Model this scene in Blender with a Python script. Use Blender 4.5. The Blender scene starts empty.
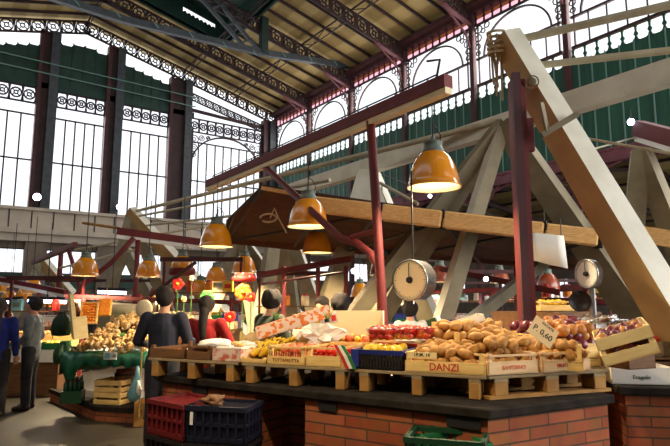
import bpy, bmesh, math, random
from math import sin, cos, tan, pi, radians, sqrt, atan, atan2
from mathutils import Vector, Matrix, Euler, noise
random.seed(7)
V = Vector
scene = bpy.context.scene
COL = scene.collection

# ---------------------------------------------------------------- camera, world, exposure
FPX = 556.0; TILT = atan(77/556); HEAD = radians(35.2); CZ = 1.6
cam_d = bpy.data.cameras.new('camera'); cam_d.sensor_width = 36; cam_d.lens = 36*FPX/670; cam_d.clip_end = 300
cam = bpy.data.objects.new('camera', cam_d); COL.objects.link(cam)
cam.location = (0, 0, CZ); cam.rotation_euler = (pi/2+TILT, 0, -HEAD)
scene.camera = cam
world = bpy.data.worlds.new('overcast_sky'); scene.world = world; world.use_nodes = True
bg = world.node_tree.nodes['Background']; bg.inputs[0].default_value = (0.93, 0.965, 1, 1); bg.inputs[1].default_value = 1.15
def area(name, loc, rot, sx, sy, power, col=(1, .97, .92)):
    l = bpy.data.lights.new(name, 'AREA'); l.shape = 'RECTANGLE'; l.size = sx; l.size_y = sy; l.energy = power; l.color = col
    o = bpy.data.objects.new(name, l); COL.objects.link(o); o.location = loc; o.rotation_euler = rot; return o
# daylight coming through the clerestory windows of the long wall and of the end wall
area('clerestory_daylight', (21.7, 14, 13.7), (0, radians(62), 0), 3, 44, 3200)
area('end_window_daylight', (8, 38.8, 10.8), (radians(-75), 0, 0), 18, 6, 1000)
# daylight from the open street side behind the near end of the nave
area('street_daylight', (13, -4.6, 4.2), (radians(83), 0, radians(18)), 15, 6, 1150)
scene.view_settings.view_transform = 'Standard'; scene.view_settings.look = 'None'
scene.view_settings.gamma = 1; scene.view_settings.use_curve_mapping = False
scene.view_settings.exposure = 0.55
scene.cycles.max_bounces = 6; scene.cycles.transparent_max_bounces = 16
scene.cycles.sample_clamp_indirect = 4; scene.cycles.use_denoising = True

# ---------------------------------------------------------------- from sight lines to places
_F = V((sin(HEAD)*cos(TILT), cos(HEAD)*cos(TILT), sin(TILT))); _R = V((cos(HEAD), -sin(HEAD), 0)); _U = _R.cross(_F)
EYE = V((0, 0, CZ)); HF = V((sin(HEAD), cos(HEAD), 0))
def ray(px, py): return _F + _R*((px-335)/FPX) + _U*((223-py)/FPX)
def onz(px, py, z): d = ray(px, py); return EYE + d*((z-CZ)/d.z)
def onx(px, py, x): d = ray(px, py); return EYE + d*(x/d.x)
def ony(px, py, y): d = ray(px, py); return EYE + d*(y/d.y)
def at(px, py, D): d = ray(px, py); return EYE + d*(D/d.dot(HF))

# ---------------------------------------------------------------- materials
def lin(c): return c/12.92 if c <= .04045 else ((c+.055)/1.055)**2.4
def rgb(r, g, b): return (lin(r/255), lin(g/255), lin(b/255), 1)
def mat(name, c, rough=.6, metal=0, c2=None, scale=6, bump=0, kind='noise', stretch=(1, 1, 1), emit=None, power=0, coat=0, trans=0, alpha=None, detail=4, sub=0, pos=(.35, .65)):
    m = bpy.data.materials.new(name); m.use_nodes = True; nt = m.node_tree; b = nt.nodes['Principled BSDF']
    b.inputs['Base Color'].default_value = rgb(*c); b.inputs['Roughness'].default_value = rough; b.inputs['Metallic'].default_value = metal
    b.inputs['Coat Weight'].default_value = coat
    if trans: b.inputs['Transmission Weight'].default_value = trans
    if alpha is not None: b.inputs['Alpha'].default_value = alpha
    if sub: b.inputs['Subsurface Weight'].default_value = sub; b.inputs['Subsurface Radius'].default_value = (.01, .005, .003)
    if emit: b.inputs['Emission Color'].default_value = rgb(*emit); b.inputs['Emission Strength'].default_value = power
    if c2 or bump:
        tc = nt.nodes.new('ShaderNodeTexCoord'); mp = nt.nodes.new('ShaderNodeMapping'); mp.inputs['Scale'].default_value = stretch
        nt.links.new(tc.outputs['Object'], mp.inputs[0])
        if kind == 'noise':
            t = nt.nodes.new('ShaderNodeTexNoise'); t.inputs['Scale'].default_value = scale; t.inputs['Detail'].default_value = detail; o = t.outputs['Fac']
        elif kind == 'wave':
            t = nt.nodes.new('ShaderNodeTexWave'); t.inputs['Scale'].default_value = scale; t.inputs['Distortion'].default_value = .4; o = t.outputs['Fac']
        elif kind == 'vor':
            t = nt.nodes.new('ShaderNodeTexVoronoi'); t.inputs['Scale'].default_value = scale; o = t.outputs['Distance']
        nt.links.new(mp.outputs[0], t.inputs['Vector'])
        if c2:
            r = nt.nodes.new('ShaderNodeValToRGB'); r.color_ramp.elements[0].color = rgb(*c); r.color_ramp.elements[1].color = rgb(*c2)
            r.color_ramp.elements[0].position = pos[0]; r.color_ramp.elements[1].position = pos[1]
            nt.links.new(o, r.inputs[0]); nt.links.new(r.outputs[0], b.inputs['Base Color'])
        if bump:
            bp = nt.nodes.new('ShaderNodeBump'); bp.inputs['Strength'].default_value = bump; bp.inputs['Distance'].default_value = .02
            nt.links.new(o, bp.inputs['Height']); nt.links.new(bp.outputs[0], b.inputs['Normal'])
    return m
M = {}
M['iron_dark'] = mat('dark_iron', (46, 30, 30), .7, c2=(62, 38, 38), scale=2)
M['iron_purple'] = mat('oxblood_iron', (104, 54, 62), .7, c2=(122, 70, 78), scale=3)
M['iron_brown'] = mat('brown_iron', (64, 30, 34), .7, c2=(78, 40, 42), scale=2)
M['iron_grey'] = mat('grey_iron', (54, 58, 64), .6, c2=(70, 76, 80), scale=3)
M['iron_green'] = mat('green_iron', (26, 44, 40), .6, c2=(36, 56, 50), scale=2)
M['board_green'] = mat('green_louvre_board', (26, 70, 56), .65, c2=(36, 86, 68), scale=1.5, stretch=(1, 4, .3))
M['board_green_dark'] = mat('dark_green_board', (22, 52, 44), .6, c2=(32, 66, 56), scale=1.5)
M['batten'] = mat('pale_green_batten', (104, 140, 130), .5)
M['roof_tan'] = mat('roof_boarding', (200, 172, 112), .75, c2=(170, 142, 86), scale=9, kind='wave', stretch=(.02, 1, .02), bump=.3)
M['stone'] = mat('grey_render', (188, 174, 158), .85, c2=(202, 188, 170), scale=1.2, bump=.15)
M['stone_dark'] = mat('brown_plaster', (112, 98, 84), .9, c2=(128, 112, 98), scale=1.5)
M['joint'] = mat('dark_joint', (66, 56, 54), .9)
M['floor'] = mat('worn_stone_floor', (36, 32, 25), .5, c2=(54, 48, 37), scale=1.3, bump=.12)
M['white_paint'] = mat('cream_white_paint', (226, 218, 196), .5, c2=(206, 196, 172), scale=2.5, bump=.05)
M['post_red'] = mat('red_brown_paint', (112, 32, 32), .65, c2=(96, 27, 29), scale=4)
M['cream'] = mat('cream_paint', (222, 200, 150), .5, c2=(236, 218, 174), scale=3)
M['pink_glass'] = mat('rose_frosted_glass', (246, 206, 214), .3, c2=(255, 240, 240), scale=2.2)
def glass(name, c, mixf=.06):
    m = bpy.data.materials.new(name); m.use_nodes = True; nt = m.node_tree; nt.nodes.clear()
    o = nt.nodes.new('ShaderNodeOutputMaterial'); tr = nt.nodes.new('ShaderNodeBsdfTransparent'); tr.inputs[0].default_value = rgb(*c)
    g = nt.nodes.new('ShaderNodeBsdfGlossy'); g.inputs['Roughness'].default_value = .15; mx = nt.nodes.new('ShaderNodeMixShader'); mx.inputs[0].default_value = mixf
    nt.links.new(tr.outputs[0], mx.inputs[1]); nt.links.new(g.outputs[0], mx.inputs[2]); nt.links.new(mx.outputs[0], o.inputs[0]); return m
M['glass'] = glass('window_glass', (252, 253, 255))
M['rose_glass'] = glass('rose_window_glass', (250, 214, 222))
M['film'] = glass('clear_film', (236, 232, 224), .2)
# ---------------------------------------------------------------- mesh building
class MB:
    def __init__(s): s.v = []; s.f = []; s.m = []; s.cur = 0
    def add(s, vs, fs):
        n = len(s.v); s.v += [V(p) for p in vs]; s.f += [tuple(i+n for i in f) for f in fs]; s.m += [s.cur]*len(fs); return s
    def box(s, a, b):
        x0, y0, z0 = a; x1, y1, z1 = b
        return s.add([(x0, y0, z0), (x1, y0, z0), (x1, y1, z0), (x0, y1, z0), (x0, y0, z1), (x1, y0, z1), (x1, y1, z1), (x0, y1, z1)],
                     [(0, 3, 2, 1), (4, 5, 6, 7), (0, 1, 5, 4), (1, 2, 6, 5), (2, 3, 7, 6), (3, 0, 4, 7)])
    def beam(s, a, b, w, h, up=(0, 0, 1), w2=None, h2=None, roll=0):
        a = V(a); b = V(b); d = (b-a).normalized(); up = V(up)
        if abs(d.dot(up)) > .98: up = V((1, 0, 0))
        x = d.cross(up).normalized(); y = x.cross(d)
        if roll: q = Matrix.Rotation(roll, 3, d); x = q @ x; y = q @ y
        w2 = w if w2 is None else w2; h2 = h if h2 is None else h2
        vs = [a+x*i*w/2+y*j*h/2 for i, j in ((-1, -1), (1, -1), (1, 1), (-1, 1))]+[b+x*i*w2/2+y*j*h2/2 for i, j in ((-1, -1), (1, -1), (1, 1), (-1, 1))]
        return s.add(vs, [(0, 3, 2, 1), (4, 5, 6, 7), (0, 1, 5, 4), (1, 2, 6, 5), (2, 3, 7, 6), (3, 0, 4, 7)])
    def tube(s, pts, r, n=8, r2=None, cap=True):
        pts = [V(p) for p in pts]; k = len(pts); rs = r if isinstance(r, (list, tuple)) else [r + ((r2 if r2 is not None else r)-r)*i/max(1, k-1) for i in range(k)]
        base = len(s.v); px = None
        for i, p in enumerate(pts):
            d = (pts[min(i+1, k-1)]-pts[max(i-1, 0)]).normalized()
            if px is None: px = d.orthogonal().normalized()
            px = (px-d*px.dot(d)).normalized(); py = d.cross(px)
            for j in range(n): a = 2*pi*j/n; s.v.append(p+px*cos(a)*rs[i]+py*sin(a)*rs[i])
        for i in range(k-1):
            for j in range(n):
                s.f.append((base+i*n+j, base+i*n+(j+1) % n, base+(i+1)*n+(j+1) % n, base+(i+1)*n+j)); s.m.append(s.cur)
        if cap: s.f.append(tuple(base+j for j in range(n))[::-1]); s.f.append(tuple(base+(k-1)*n+j for j in range(n))); s.m += [s.cur]*2
        return s
    def prism(s, poly, o, ex, ey, th):        # 2-D polygon in the plane (ex, ey), extruded by the vector th
        o = V(o); ex = V(ex); ey = V(ey); th = V(th); n = len(poly)
        vs = [o+ex*p[0]+ey*p[1] for p in poly]; vs += [p+th for p in vs]
        return s.add(vs, [tuple(range(n))[::-1], tuple(range(n, 2*n))]+[(i, (i+1) % n, n+(i+1) % n, n+i) for i in range(n)])
    def lathe(s, prof, c=(0, 0, 0), n=20, axis=None, cap=False):
        c = V(c); ax = V(axis).normalized() if axis else V((0, 0, 1)); x = ax.orthogonal().normalized() if axis else V((1, 0, 0)); y = ax.cross(x)
        b = len(s.v); k = len(prof)
        for r, z in prof:
            for j in range(n): a = 2*pi*j/n; s.v.append(c+ax*z+x*r*cos(a)+y*r*sin(a))
        for i in range(k-1):
            for j in range(n): s.f.append((b+i*n+j, b+i*n+(j+1) % n, b+(i+1)*n+(j+1) % n, b+(i+1)*n+j)); s.m.append(s.cur)
        if cap: s.f.append(tuple(b+j for j in range(n))[::-1]); s.f.append(tuple(b+(k-1)*n+j for j in range(n))); s.m += [s.cur]*2
        return s
    def ring(s, c, ex, ey, R, w, th, n=14):   # flat ring with square section
        c = V(c); ex = V(ex); ey = V(ey); th = V(th); b = len(s.v)
        for j in range(n):
            a = 2*pi*j/n; d = ex*cos(a)+ey*sin(a)
            s.v += [c+d*(R-w/2)-th/2, c+d*(R+w/2)-th/2, c+d*(R+w/2)+th/2, c+d*(R-w/2)+th/2]
        for j in range(n):
            k = (j+1) % n
            for q in range(4): s.f.append((b+4*j+q, b+4*j+(q+1) % 4, b+4*k+(q+1) % 4, b+4*k+q)); s.m.append(s.cur)
        return s
    def blob(s, c, r, n=2, sx=1, sy=1, sz=1, rough=0, seed=0, rot=None):
        bm = bmesh.new(); bmesh.ops.create_icosphere(bm, subdivisions=n, radius=1)
        q = (rot or Euler((0, 0, 0))).to_matrix(); c = V(c); vs = []
        for v in bm.verts:
            p = v.co.copy(); k = 1+rough*noise.noise(p*1.7+V((seed, seed*.7, 0))); vs.append(c+q @ V((p.x*sx*r*k, p.y*sy*r*k, p.z*sz*r*k)))
        fs = [tuple(v.index for v in f.verts) for f in bm.faces]; bm.free(); return s.add(vs, fs)
    def build(s, name, mats, parent=None, world=False, smooth=False, bevel=0, origin=None):
        me = bpy.data.meshes.new(name); vs = s.v
        if parent is not None and world:
            q = (Matrix.Translation(parent.location) @ parent.rotation_euler.to_matrix().to_4x4()).inverted(); vs = [q @ v for v in vs]
            if parent.parent is not None: raise Exception('world under sub-part')
        if origin is not None: vs = [v-V(origin) for v in vs]
        me.from_pydata([tuple(v) for v in vs], [], s.f); me.update()
        for m in (mats if isinstance(mats, (list, tuple)) else [mats]): me.materials.append(M[m] if isinstance(m, str) else m)
        for p, mi in zip(me.polygons, s.m): p.material_index = mi
        if smooth:
            for p in me.polygons: p.use_smooth = True
        o = bpy.data.objects.new(name, me); COL.objects.link(o)
        if origin is not None: o.location = origin
        if parent is not None: o.parent = parent
        if bevel: b = o.modifiers.new('bevel', 'BEVEL'); b.width = bevel; b.segments = 1; b.limit_method = 'ANGLE'
        return o
def tag(o, label=None, cat=None, group=None, kind=None):
    if label: o['label'] = label
    if cat: o['category'] = cat
    if group: o['group'] = group
    if kind: o['kind'] = kind
    return o
def thing(name, label, cat, loc=(0, 0, 0), rz=0, group=None):
    o = bpy.data.objects.new(name, None); COL.objects.link(o); o.empty_display_size = .1
    o.location = loc; o.rotation_euler = (0, 0, rz); return tag(o, label, cat, group)
def copy_tree(o, parent=None):
    c = o.copy(); COL.objects.link(c)
    if parent is not None: c.parent = parent
    for ch in list(o.children): copy_tree(ch, c)
    return c
def struct(mb, name, m, label, cat, **k): return tag(mb.build(name, m, **k), label, cat, kind='structure')

# ================================================================ THE HALL
XW = 21.0; YE = 38.1; BAY = 5.1; RIDGE = 6.6; XL = 2*RIDGE-XW
YS = [YE-BAY*i for i in range(9)]
def roofz(x): return 16.35+.25*(XW-x) if x >= RIDGE else 16.35+.25*(x-XL)
struct(MB().box((XL-2, -4, -.2), (40, YE+.5, 0)), 'floor', 'floor', 'dark worn stone floor of the market aisles', 'floor')
# roof boarding, in two halves with the raised lantern over the middle
LX0, LX1, LY = -.8, 14.0, 32.6
c = MB()
def slab(a, b, y0, y1):
    za, zb = roofz(a)+.12, roofz(b)+.12
    c.add([(a, y0, za), (b, y0, zb), (b, y1, zb), (a, y1, za), (a, y0, za+.15), (b, y0, zb+.15), (b, y1, zb+.15), (a, y1, za+.15)],
          [(0, 3, 2, 1), (4, 5, 6, 7), (0, 1, 5, 4), (1, 2, 6, 5), (2, 3, 7, 6), (3, 0, 4, 7)])
slab(LX1, XW+1, -4, YE+.6); slab(XL-1, LX0, -4, YE+.6); slab(LX0, RIDGE, LY, YE+.6); slab(RIDGE, LX1, LY, YE+.6)
struct(c, 'ceiling', 'roof_tan', 'tan boarded underside of the high nave roof', 'ceiling')
c = MB()
def lz(x): return roofz(x)+1.75
c.box((LX1, -4, roofz(LX1)), (LX1+.12, LY, lz(LX1)+.1)); c.box((LX0-.12, -4, roofz(LX0)), (LX0, LY, lz(LX0)+.1))
for a, b in ((LX0, RIDGE), (RIDGE, LX1)):
    c.add([(a, -4, lz(a)), (b, -4, lz(b)), (b, LY, lz(b)), (a, LY, lz(a)), (a, -4, lz(a)+.15), (b, -4, lz(b)+.15), (b, LY, lz(b)+.15), (a, LY, lz(a)+.15)],
          [(0, 3, 2, 1), (4, 5, 6, 7), (0, 1, 5, 4), (1, 2, 6, 5), (2, 3, 7, 6), (3, 0, 4, 7)])
# end board of the lantern with a scalloped slot of daylight
def endboard(x0, x1, a, b): c.prism([(x0, roofz(x0)+a), (x1, roofz(x1)+a), (x1, roofz(x1)+b), (x0, roofz(x0)+b)], (0, LY, 0), (1, 0, 0), (0, 0, 1), (0, .1, 0))
endboard(LX0, RIDGE, .05, 1.75)
endboard(RIDGE, 11.2, .05, 1.75); endboard(11.2, 13.4, .05, .95); endboard(11.2, 13.4, 1.3, 1.75); endboard(13.4, LX1, .05, 1.75)
for i in range(8): x = 11.2+.275*i; c.prism([(x, roofz(x)+.94), (x+.275, roofz(x+.275)+.94), (x+.2, roofz(x)+1.02), (x+.07, roofz(x)+1.02)], (0, LY, 0), (1, 0, 0), (0, 0, 1), (0, .1, 0))
struct(c, 'wall_lantern', 'board_green_dark', 'dark green boarding of the raised roof lantern', 'wall')

def lattice(mb, a, b, depth, n, th=.1, chord=.11, ringw=.07):   # chord - rings and hourglass posts - chord, hanging down from the line a-b
    a = V(a); b = V(b); L = (b-a).length; ex = (b-a).normalized(); nrm = V((0, 0, 1)).cross(ex).normalized(); ey = ex.cross(nrm)
    if ey.z < 0: ey = -ey
    mid = -depth/2; T = nrm*th; o = a-T/2
    for y0 in (0, -depth+chord): mb.prism([(0, y0-chord), (L, y0-chord), (L, y0), (0, y0)], o, ex, ey, T)
    p = L/n; R = min(p*.41, (depth-2*chord)/2)
    for i in range(n):
        cx = p*(i+.5); mb.ring(a+ex*cx+ey*mid, ex, ey, R, ringw, T)
        mb.ring(a+ex*cx+ey*mid, ex, ey, R*.38, ringw*.9, T, 8)
        for q in (45, 135, 225, 315):
            u = ex*cos(radians(q))+ey*sin(radians(q)); mb.beam(a+ex*cx+ey*mid+u*R*.4, a+ex*cx+ey*mid+u*R, ringw*.6, th, up=nrm)
    w = p*.12
    for i in range(n+1):
        cx = p*i; h = depth/2-chord
        mb.prism([(cx-w, mid-h), (cx+w, mid-h), (cx+w*.25, mid), (cx+w, mid+h), (cx-w, mid+h), (cx-w*.25, mid)], o, ex, ey, T)
# lattice rafters of the nave
ordn = ['at the end wall', 'first out from the end wall', 'second out from the end wall', 'third out from the end wall', 'fourth out from the end wall', 'fifth out from the end wall', 'sixth out from the end wall', 'seventh out from the end wall']
for i, y in enumerate(YS[:8]):
    if i == 0: y -= .25
    t = thing('lattice_rafter', 'dark iron rafter of open rings under the roof, '+ordn[i], 'roof rafter', (RIDGE, y, roofz(RIDGE)), 0, 'lattice rafters of the nave roof')
    for x0, x1 in ((RIDGE, XW), (RIDGE, XL)):
        mb = MB(); lattice(mb, (x0, y, roofz(x0)), (x1, y, roofz(x1)), .92, 17); mb.build('ring_lattice', 'iron_dark', t, world=True)
    if i:
        mb = MB(); pts = [(XW-.2, y, roofz(XW)-2.2), (XW-.55, y, roofz(XW)-1.5), (XW-1.3, y, roofz(XW)-1.0), (XW-2.3, y, roofz(XW-2.3)-.9)]
        mb.tube(pts, .06, 6); mb.beam((XW-.1, y, roofz(XW)-1.0), (XW-2.1, y, roofz(XW-2.1)-.98), .22, .08); mb.build('wall_bracket', 'iron_purple', t, world=True)
# thin common rafters in each bay
for i in range(7):
    for k in (1, 2, 3):
        y = YS[i]-BAY*k/4; mb = MB()
        x0 = RIDGE if y > LY else LX1
        mb.beam((x0, y, roofz(x0)+.02), (XW, y, roofz(XW)+.02), .09, .16)
        tag(mb.build('common_rafter', 'iron_dark', origin=(x0, y, roofz(x0))), 'thin dark rafter running plain across the tan roof boarding', 'rafter', 'common rafters of the nave roof')
for i in range(1):
    for k in (1, 2, 3):
        y = YS[i]-BAY*k/4; mb = MB(); mb.beam((RIDGE, y, roofz(RIDGE)+.02), (XL, y, roofz(XL)+.02), .09, .16)
        tag(mb.build('common_rafter', 'iron_dark', origin=(XL, y, roofz(XL))), 'thin dark rafter running plain across the tan roof boarding', 'rafter', 'common rafters of the nave roof')
# light purlin trusses lengthwise
for x, lb in ((17.1, 'light dark purlin truss along the roof nearer the eaves'), (13.3, 'light dark purlin truss along the roof beside the lantern'), (6.6, 'dark ridge beam above the end gable')):
    t = MB(); y0, y1 = (6, YE) if x > 10 else (LY, YE)
    z = roofz(x)-.02
    t.beam((x, y0, z-.05), (x, y1, z-.05), .06, .08); t.beam((x, y0, z-.55), (x, y1, z-.55), .05, .05)
    n = int((y1-y0)/1.28)
    for i in range(n):
        ya = y0+(y1-y0)*i/n; yb = y0+(y1-y0)*(i+1)/n
        t.beam((x, ya, z-.05 if i % 2 else z-.55), (x, yb, z-.55 if i % 2 else z-.05), .04, .04)
    tag(t.build('purlin_truss', 'iron_dark', origin=(x, y0, z)), lb, 'purlin')
# grey tie truss across the nave
t = thing('tie_truss', 'long dark grey tie beam and post hanging across the nave under the lantern', 'roof truss', (14.4, 27.9, 15.9))
MB().beam((XW-.2, 27.7, 16.75), (14.4, 27.7, 15.95), .3, .34).beam((14.4, 27.7, 15.95), (RIDGE, 27.7, 15.6), .3, .34).beam((RIDGE, 27.7, 15.6), (-1.2, 27.7, 15.95), .3, .34).beam((-1.2, 27.7, 15.95), (XL+.2, 27.7, 16.75), .3, .34).build('tie_beam', 'iron_grey', t, world=True)
mb = MB()
for i in range(12):
    x = 19.6-i*1.9; z = 16.32+(x-14.4)*.12 if x > 14.4 else 16.1; mb.beam((x, 27.53, z-.5), (x-.25, 27.53, z-.25), .04, .06)
mb.build('riveted_plate', 'batten', t, world=True)
MB().beam((14.4, 27.7, 15.9), (14.4, 27.7, 18.3), .42, .42).build('king_post', 'iron_green', t, world=True)
MB().beam((14.1, 27.7, 16.0), (10.3, 27.7, 19.2), .16, .2).beam((13.3, 27.7, 15.9), (9.2, 27.7, 19.1), .16, .2).build('strut', 'iron_grey', t, world=True)
mb = MB()
for k in range(4): x = 10.6+k*.9; mb.beam((x-.5, 27.58, 18.3-k*.75), (x+.3, 27.58, 18.9-k*.78), .05, .1)
mb.build('lacing_bar', 'iron_grey', t, world=True)

# ---------------- long wall on the right: clerestory windows, green boarding, arcade girder
struct(MB().box((XW-.15, -4, 15.95), (XW+.3, YE, 16.6)).box((XW-.6, -4, 16.1), (XW-.15, YE, 16.32)), 'trim_1', 'iron_brown', 'dark red eaves beam of the long wall', 'beam')
wn = 1
for i in range(7):
    y1, y0 = YS[i]-.22, YS[i+1]+.22; L = y1-y0; ym = (y0+y1)/2
    w = MB(); w.box((XW-.06, y0, 13.42), (XW+.06, y1, 13.52)); w.box((XW-.08, y0, 12.05), (XW+.08, y1, 12.17)); w.box((XW-.05, y0, 15.22), (XW+.05, y1, 15.32))
    for k in range(1, 6): yy = y0+L*k/6; w.box((XW-.025, yy-.03, 12.1), (XW+.025, yy+.03, 13.5))
    aw = L*.40; ah = 1.62; pts = [(ym+aw*cos(pi*k/20), 13.5+ah*sin(pi*k/20)) for k in range(21)]
    w.tube([(XW, p[0], p[1]) for p in pts], .06, 4)
    for sg in (-1, 1):                         # filigree in the spandrels
        for (fy, fz, r) in ((.92, 1.5, .2), (.93, 1.05, .18), (.95, .62, .14), (.95, .28, .12), (.70, 1.56, .15), (.80, 1.34, .12), (.98, 1.28, .09), (.97, .84, .08)):
            w.ring((XW, ym+sg*fy*L/2, 13.5+fz), (0, 1, 0), (0, 0, 1), r, .05, (.05, 0, 0), 9)
        w.box((XW-.04, ym+sg*L*.47-.03, 12.1), (XW+.04, ym+sg*L*.47+.03, 15.3))
    o = struct(w, 'window_%d' % wn, 'iron_dark', 'arched clerestory window with iron filigree corners, bay %s' % ['next to the end wall', 'second from the end wall', 'third from the end wall', 'fourth from the end wall', 'fifth from the end wall', 'sixth from the end wall', 'seventh from the end wall'][i], 'window'); wn += 1
    MB().box((XW+.005, y0, 12.1), (XW+.015, y1, 15.3)).build('pane', 'glass', o)
    # rose glass fringe under the eaves
    w = MB(); n = 9; p = L/n
    for k in range(n+1):
        yy = y0+p*k; w.prism([(yy-.14, 15.95), (yy+.14, 15.95), (yy+.05, 15.88), (yy+.035, 15.66), (yy+.1, 15.61), (yy+.035, 15.56), (yy+.05, 15.38), (yy+.12, 15.3), (yy-.12, 15.3), (yy-.05, 15.38), (yy-.035, 15.56), (yy-.1, 15.61), (yy-.035, 15.66), (yy-.05, 15.88)], (XW, 0, 0), (0, 1, 0), (0, 0, 1), (.06, 0, 0))
    o = struct(w, 'trim_%d' % (i+2), 'iron_brown', 'scalloped fringe of rose glass, %s' % ordn[i], 'trim')
    MB().box((XW+.07, y0, 15.3), (XW+.08, y1, 15.95)).build('rose_pane', 'rose_glass', o)
    # oval lace openings along the top of the green boards
    w = MB(); n = 9; p = L/n
    for k in range(n+1):
        yy = y0+p*k; h = p*.42; w.prism([(yy-h, 11.42), (yy-h*.4, 11.48), (yy-h*.18, 11.62), (yy-h*.42, 11.72), (yy-h*.16, 11.82), (yy-h*.2, 11.98), (yy-h*.34, 12.06), (yy+h*.34, 12.06), (yy+h*.2, 11.98), (yy+h*.16, 11.82), (yy+h*.42, 11.72), (yy+h*.18, 11.62), (yy+h*.4, 11.48), (yy+h, 11.42)], (XW, 0, 0), (0, 1, 0), (0, 0, 1), (.06, 0, 0))
    struct(w, 'trim_%d' % (i+12), 'board_green', 'row of scalloped oval openings above the green boarding, %s' % ordn[i], 'trim')
mb = MB(); mb.box((XW, 1, 7.4), (XW+.08, YE, 11.44))
struct(mb, 'wall_right', 'board_green', 'dark green vertical boarding of the long wall', 'wall')
mb = MB()
y = 7.6
while y < YE-.3: mb.box((XW-.04, y-.025, 7.4), (XW, y+.025, 11.5)); y += .57
struct(mb, 'trim_20', 'batten', 'pale vertical battens over the green boarding', 'trim')
mb = MB(); mb.box((XW-.14, -2, 6.95), (XW+.2, YE, 7.4)); mb.box((XW-.2, -2, 7.36), (XW+.25, YE, 7.46)); mb.box((XW-.2, -2, 6.9), (XW+.25, YE, 6.98))
struct(mb, 'trim_21', 'iron_purple', 'oxblood riveted girder over the side arcade', 'girder')
for i, y in enumerate(YS[:8]):
    t = thing('iron_column', 'tall slender oxblood iron column of the long wall, '+ordn[i], 'column', (XW, y, 0), 0, 'iron columns of the long wall')
    MB().box((XW-.16, y-.12, 0), (XW+.1, y+.12, 16)).build('shaft', 'iron_brown' if i else 'iron_dark', t, world=True)
    MB().lathe([(.2, 6.3), (.34, 6.5), (.3, 6.6), (.4, 6.9)], (XW-.04, y, 0), 10).build('capital', 'iron_purple', t, world=True, smooth=True)
    if 0 < i:
        for sg in (-1, 1):
            m2 = MB()
            m2.tube([(XW, y+sg*.15, 5.0), (XW, y+sg*.4, 6.0), (XW, y+sg*.95, 6.65), (XW, y+sg*1.9, 6.92)], .06, 5)
            for (a, b, r) in ((.34, 6.5, .22), (.75, 6.72, .15), (.28, 6.02, .13), (1.12, 6.8, .09)): m2.ring((XW, y+sg*(a+.08), b), (0, 1, 0), (0, 0, 1), r, .05, (.08, 0, 0), 12); m2.ring((XW, y+sg*(a+.08), b), (0, 1, 0), (0, 0, 1), r*.45, .04, (.08, 0, 0), 8)
            m2.build('ring_bracket', 'iron_purple', t, world=True)

# ---------------- end wall
def colx(i): return [(-1.3, -.3), (3.9, 5.15), (8.05, 9.25), (12.3, 14.0)][i]
cols = [(-5.6, -4.6), (-1.4, -.4), (3.95, 5.15), (8.05, 9.2), (12.35, 14.0), (19.85, 20.95)]
lbl = ['far left', 'left', 'leftmost in the photo', 'second from the left in the photo', 'broad one right of the third window', 'at the corner with the long wall']
for (a, b), l in zip(cols, lbl):
    t = thing('wall_pier', 'dark iron pier rising between the tall end windows, '+l, 'pier', ((a+b)/2, YE, 0), 0, 'piers of the end wall')
    top = roofz((a+b)/2)-.8
    MB().box((a, YE-.1, 7.1), (b, YE+.3, top)).build('web', 'iron_dark', t, world=True)
    MB().box((b-.55, YE-.35, 7.1), (b-.05, YE-.1, top)).build('flange', 'iron_grey', t, world=True)
    MB().box((a, YE-.3, 7.1), (a+.22, YE-.1, top)).build('edge_rib', 'iron_brown', t, world=True)
# gable: green boards with scalloped top, below the end rafter
mb = MB(); zb = 14.85; spans = [(XL, -5.6), (-4.6, -1.4), (-.4, 3.95), (5.15, 8.05), (9.2, 12.35)]
for a, b in spans:
    n = max(2, int((b-a)/.62)); p = (b-a)/n
    for k in range(n):
        x0 = a+p*k; x1 = x0+p; zt = min(roofz(x0), roofz(x1))-1.62
        if zt < zb+.1: continue
        mb.prism([(x0, zb), (x1, zb), (x1, zt+.2), (x1-.1, zt+.06), (x0+.1, zt+.06), (x0, zt+.2)], (0, YE, 0), (1, 0, 0), (0, 0, 1), (0, .08, 0))
        mb.box((x0-.02, YE-.04, zb), (x0+.02, YE, zt))
mb.box((XL, YE-.1, zb-.02), (14.2, YE+.1, zb+.35))
struct(mb, 'wall_gable', 'board_green_dark', 'dark green boards filling the end gable', 'wall')
mb = MB()
for z, s in ((15.9, .0), (16.6, .0)): mb.beam((-5, YE-.35, z), (14.2, YE-.35, z-.35), .05, .07)
struct(mb, 'trim_30', 'batten', 'thin pale rods across the green gable boards', 'trim')
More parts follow.
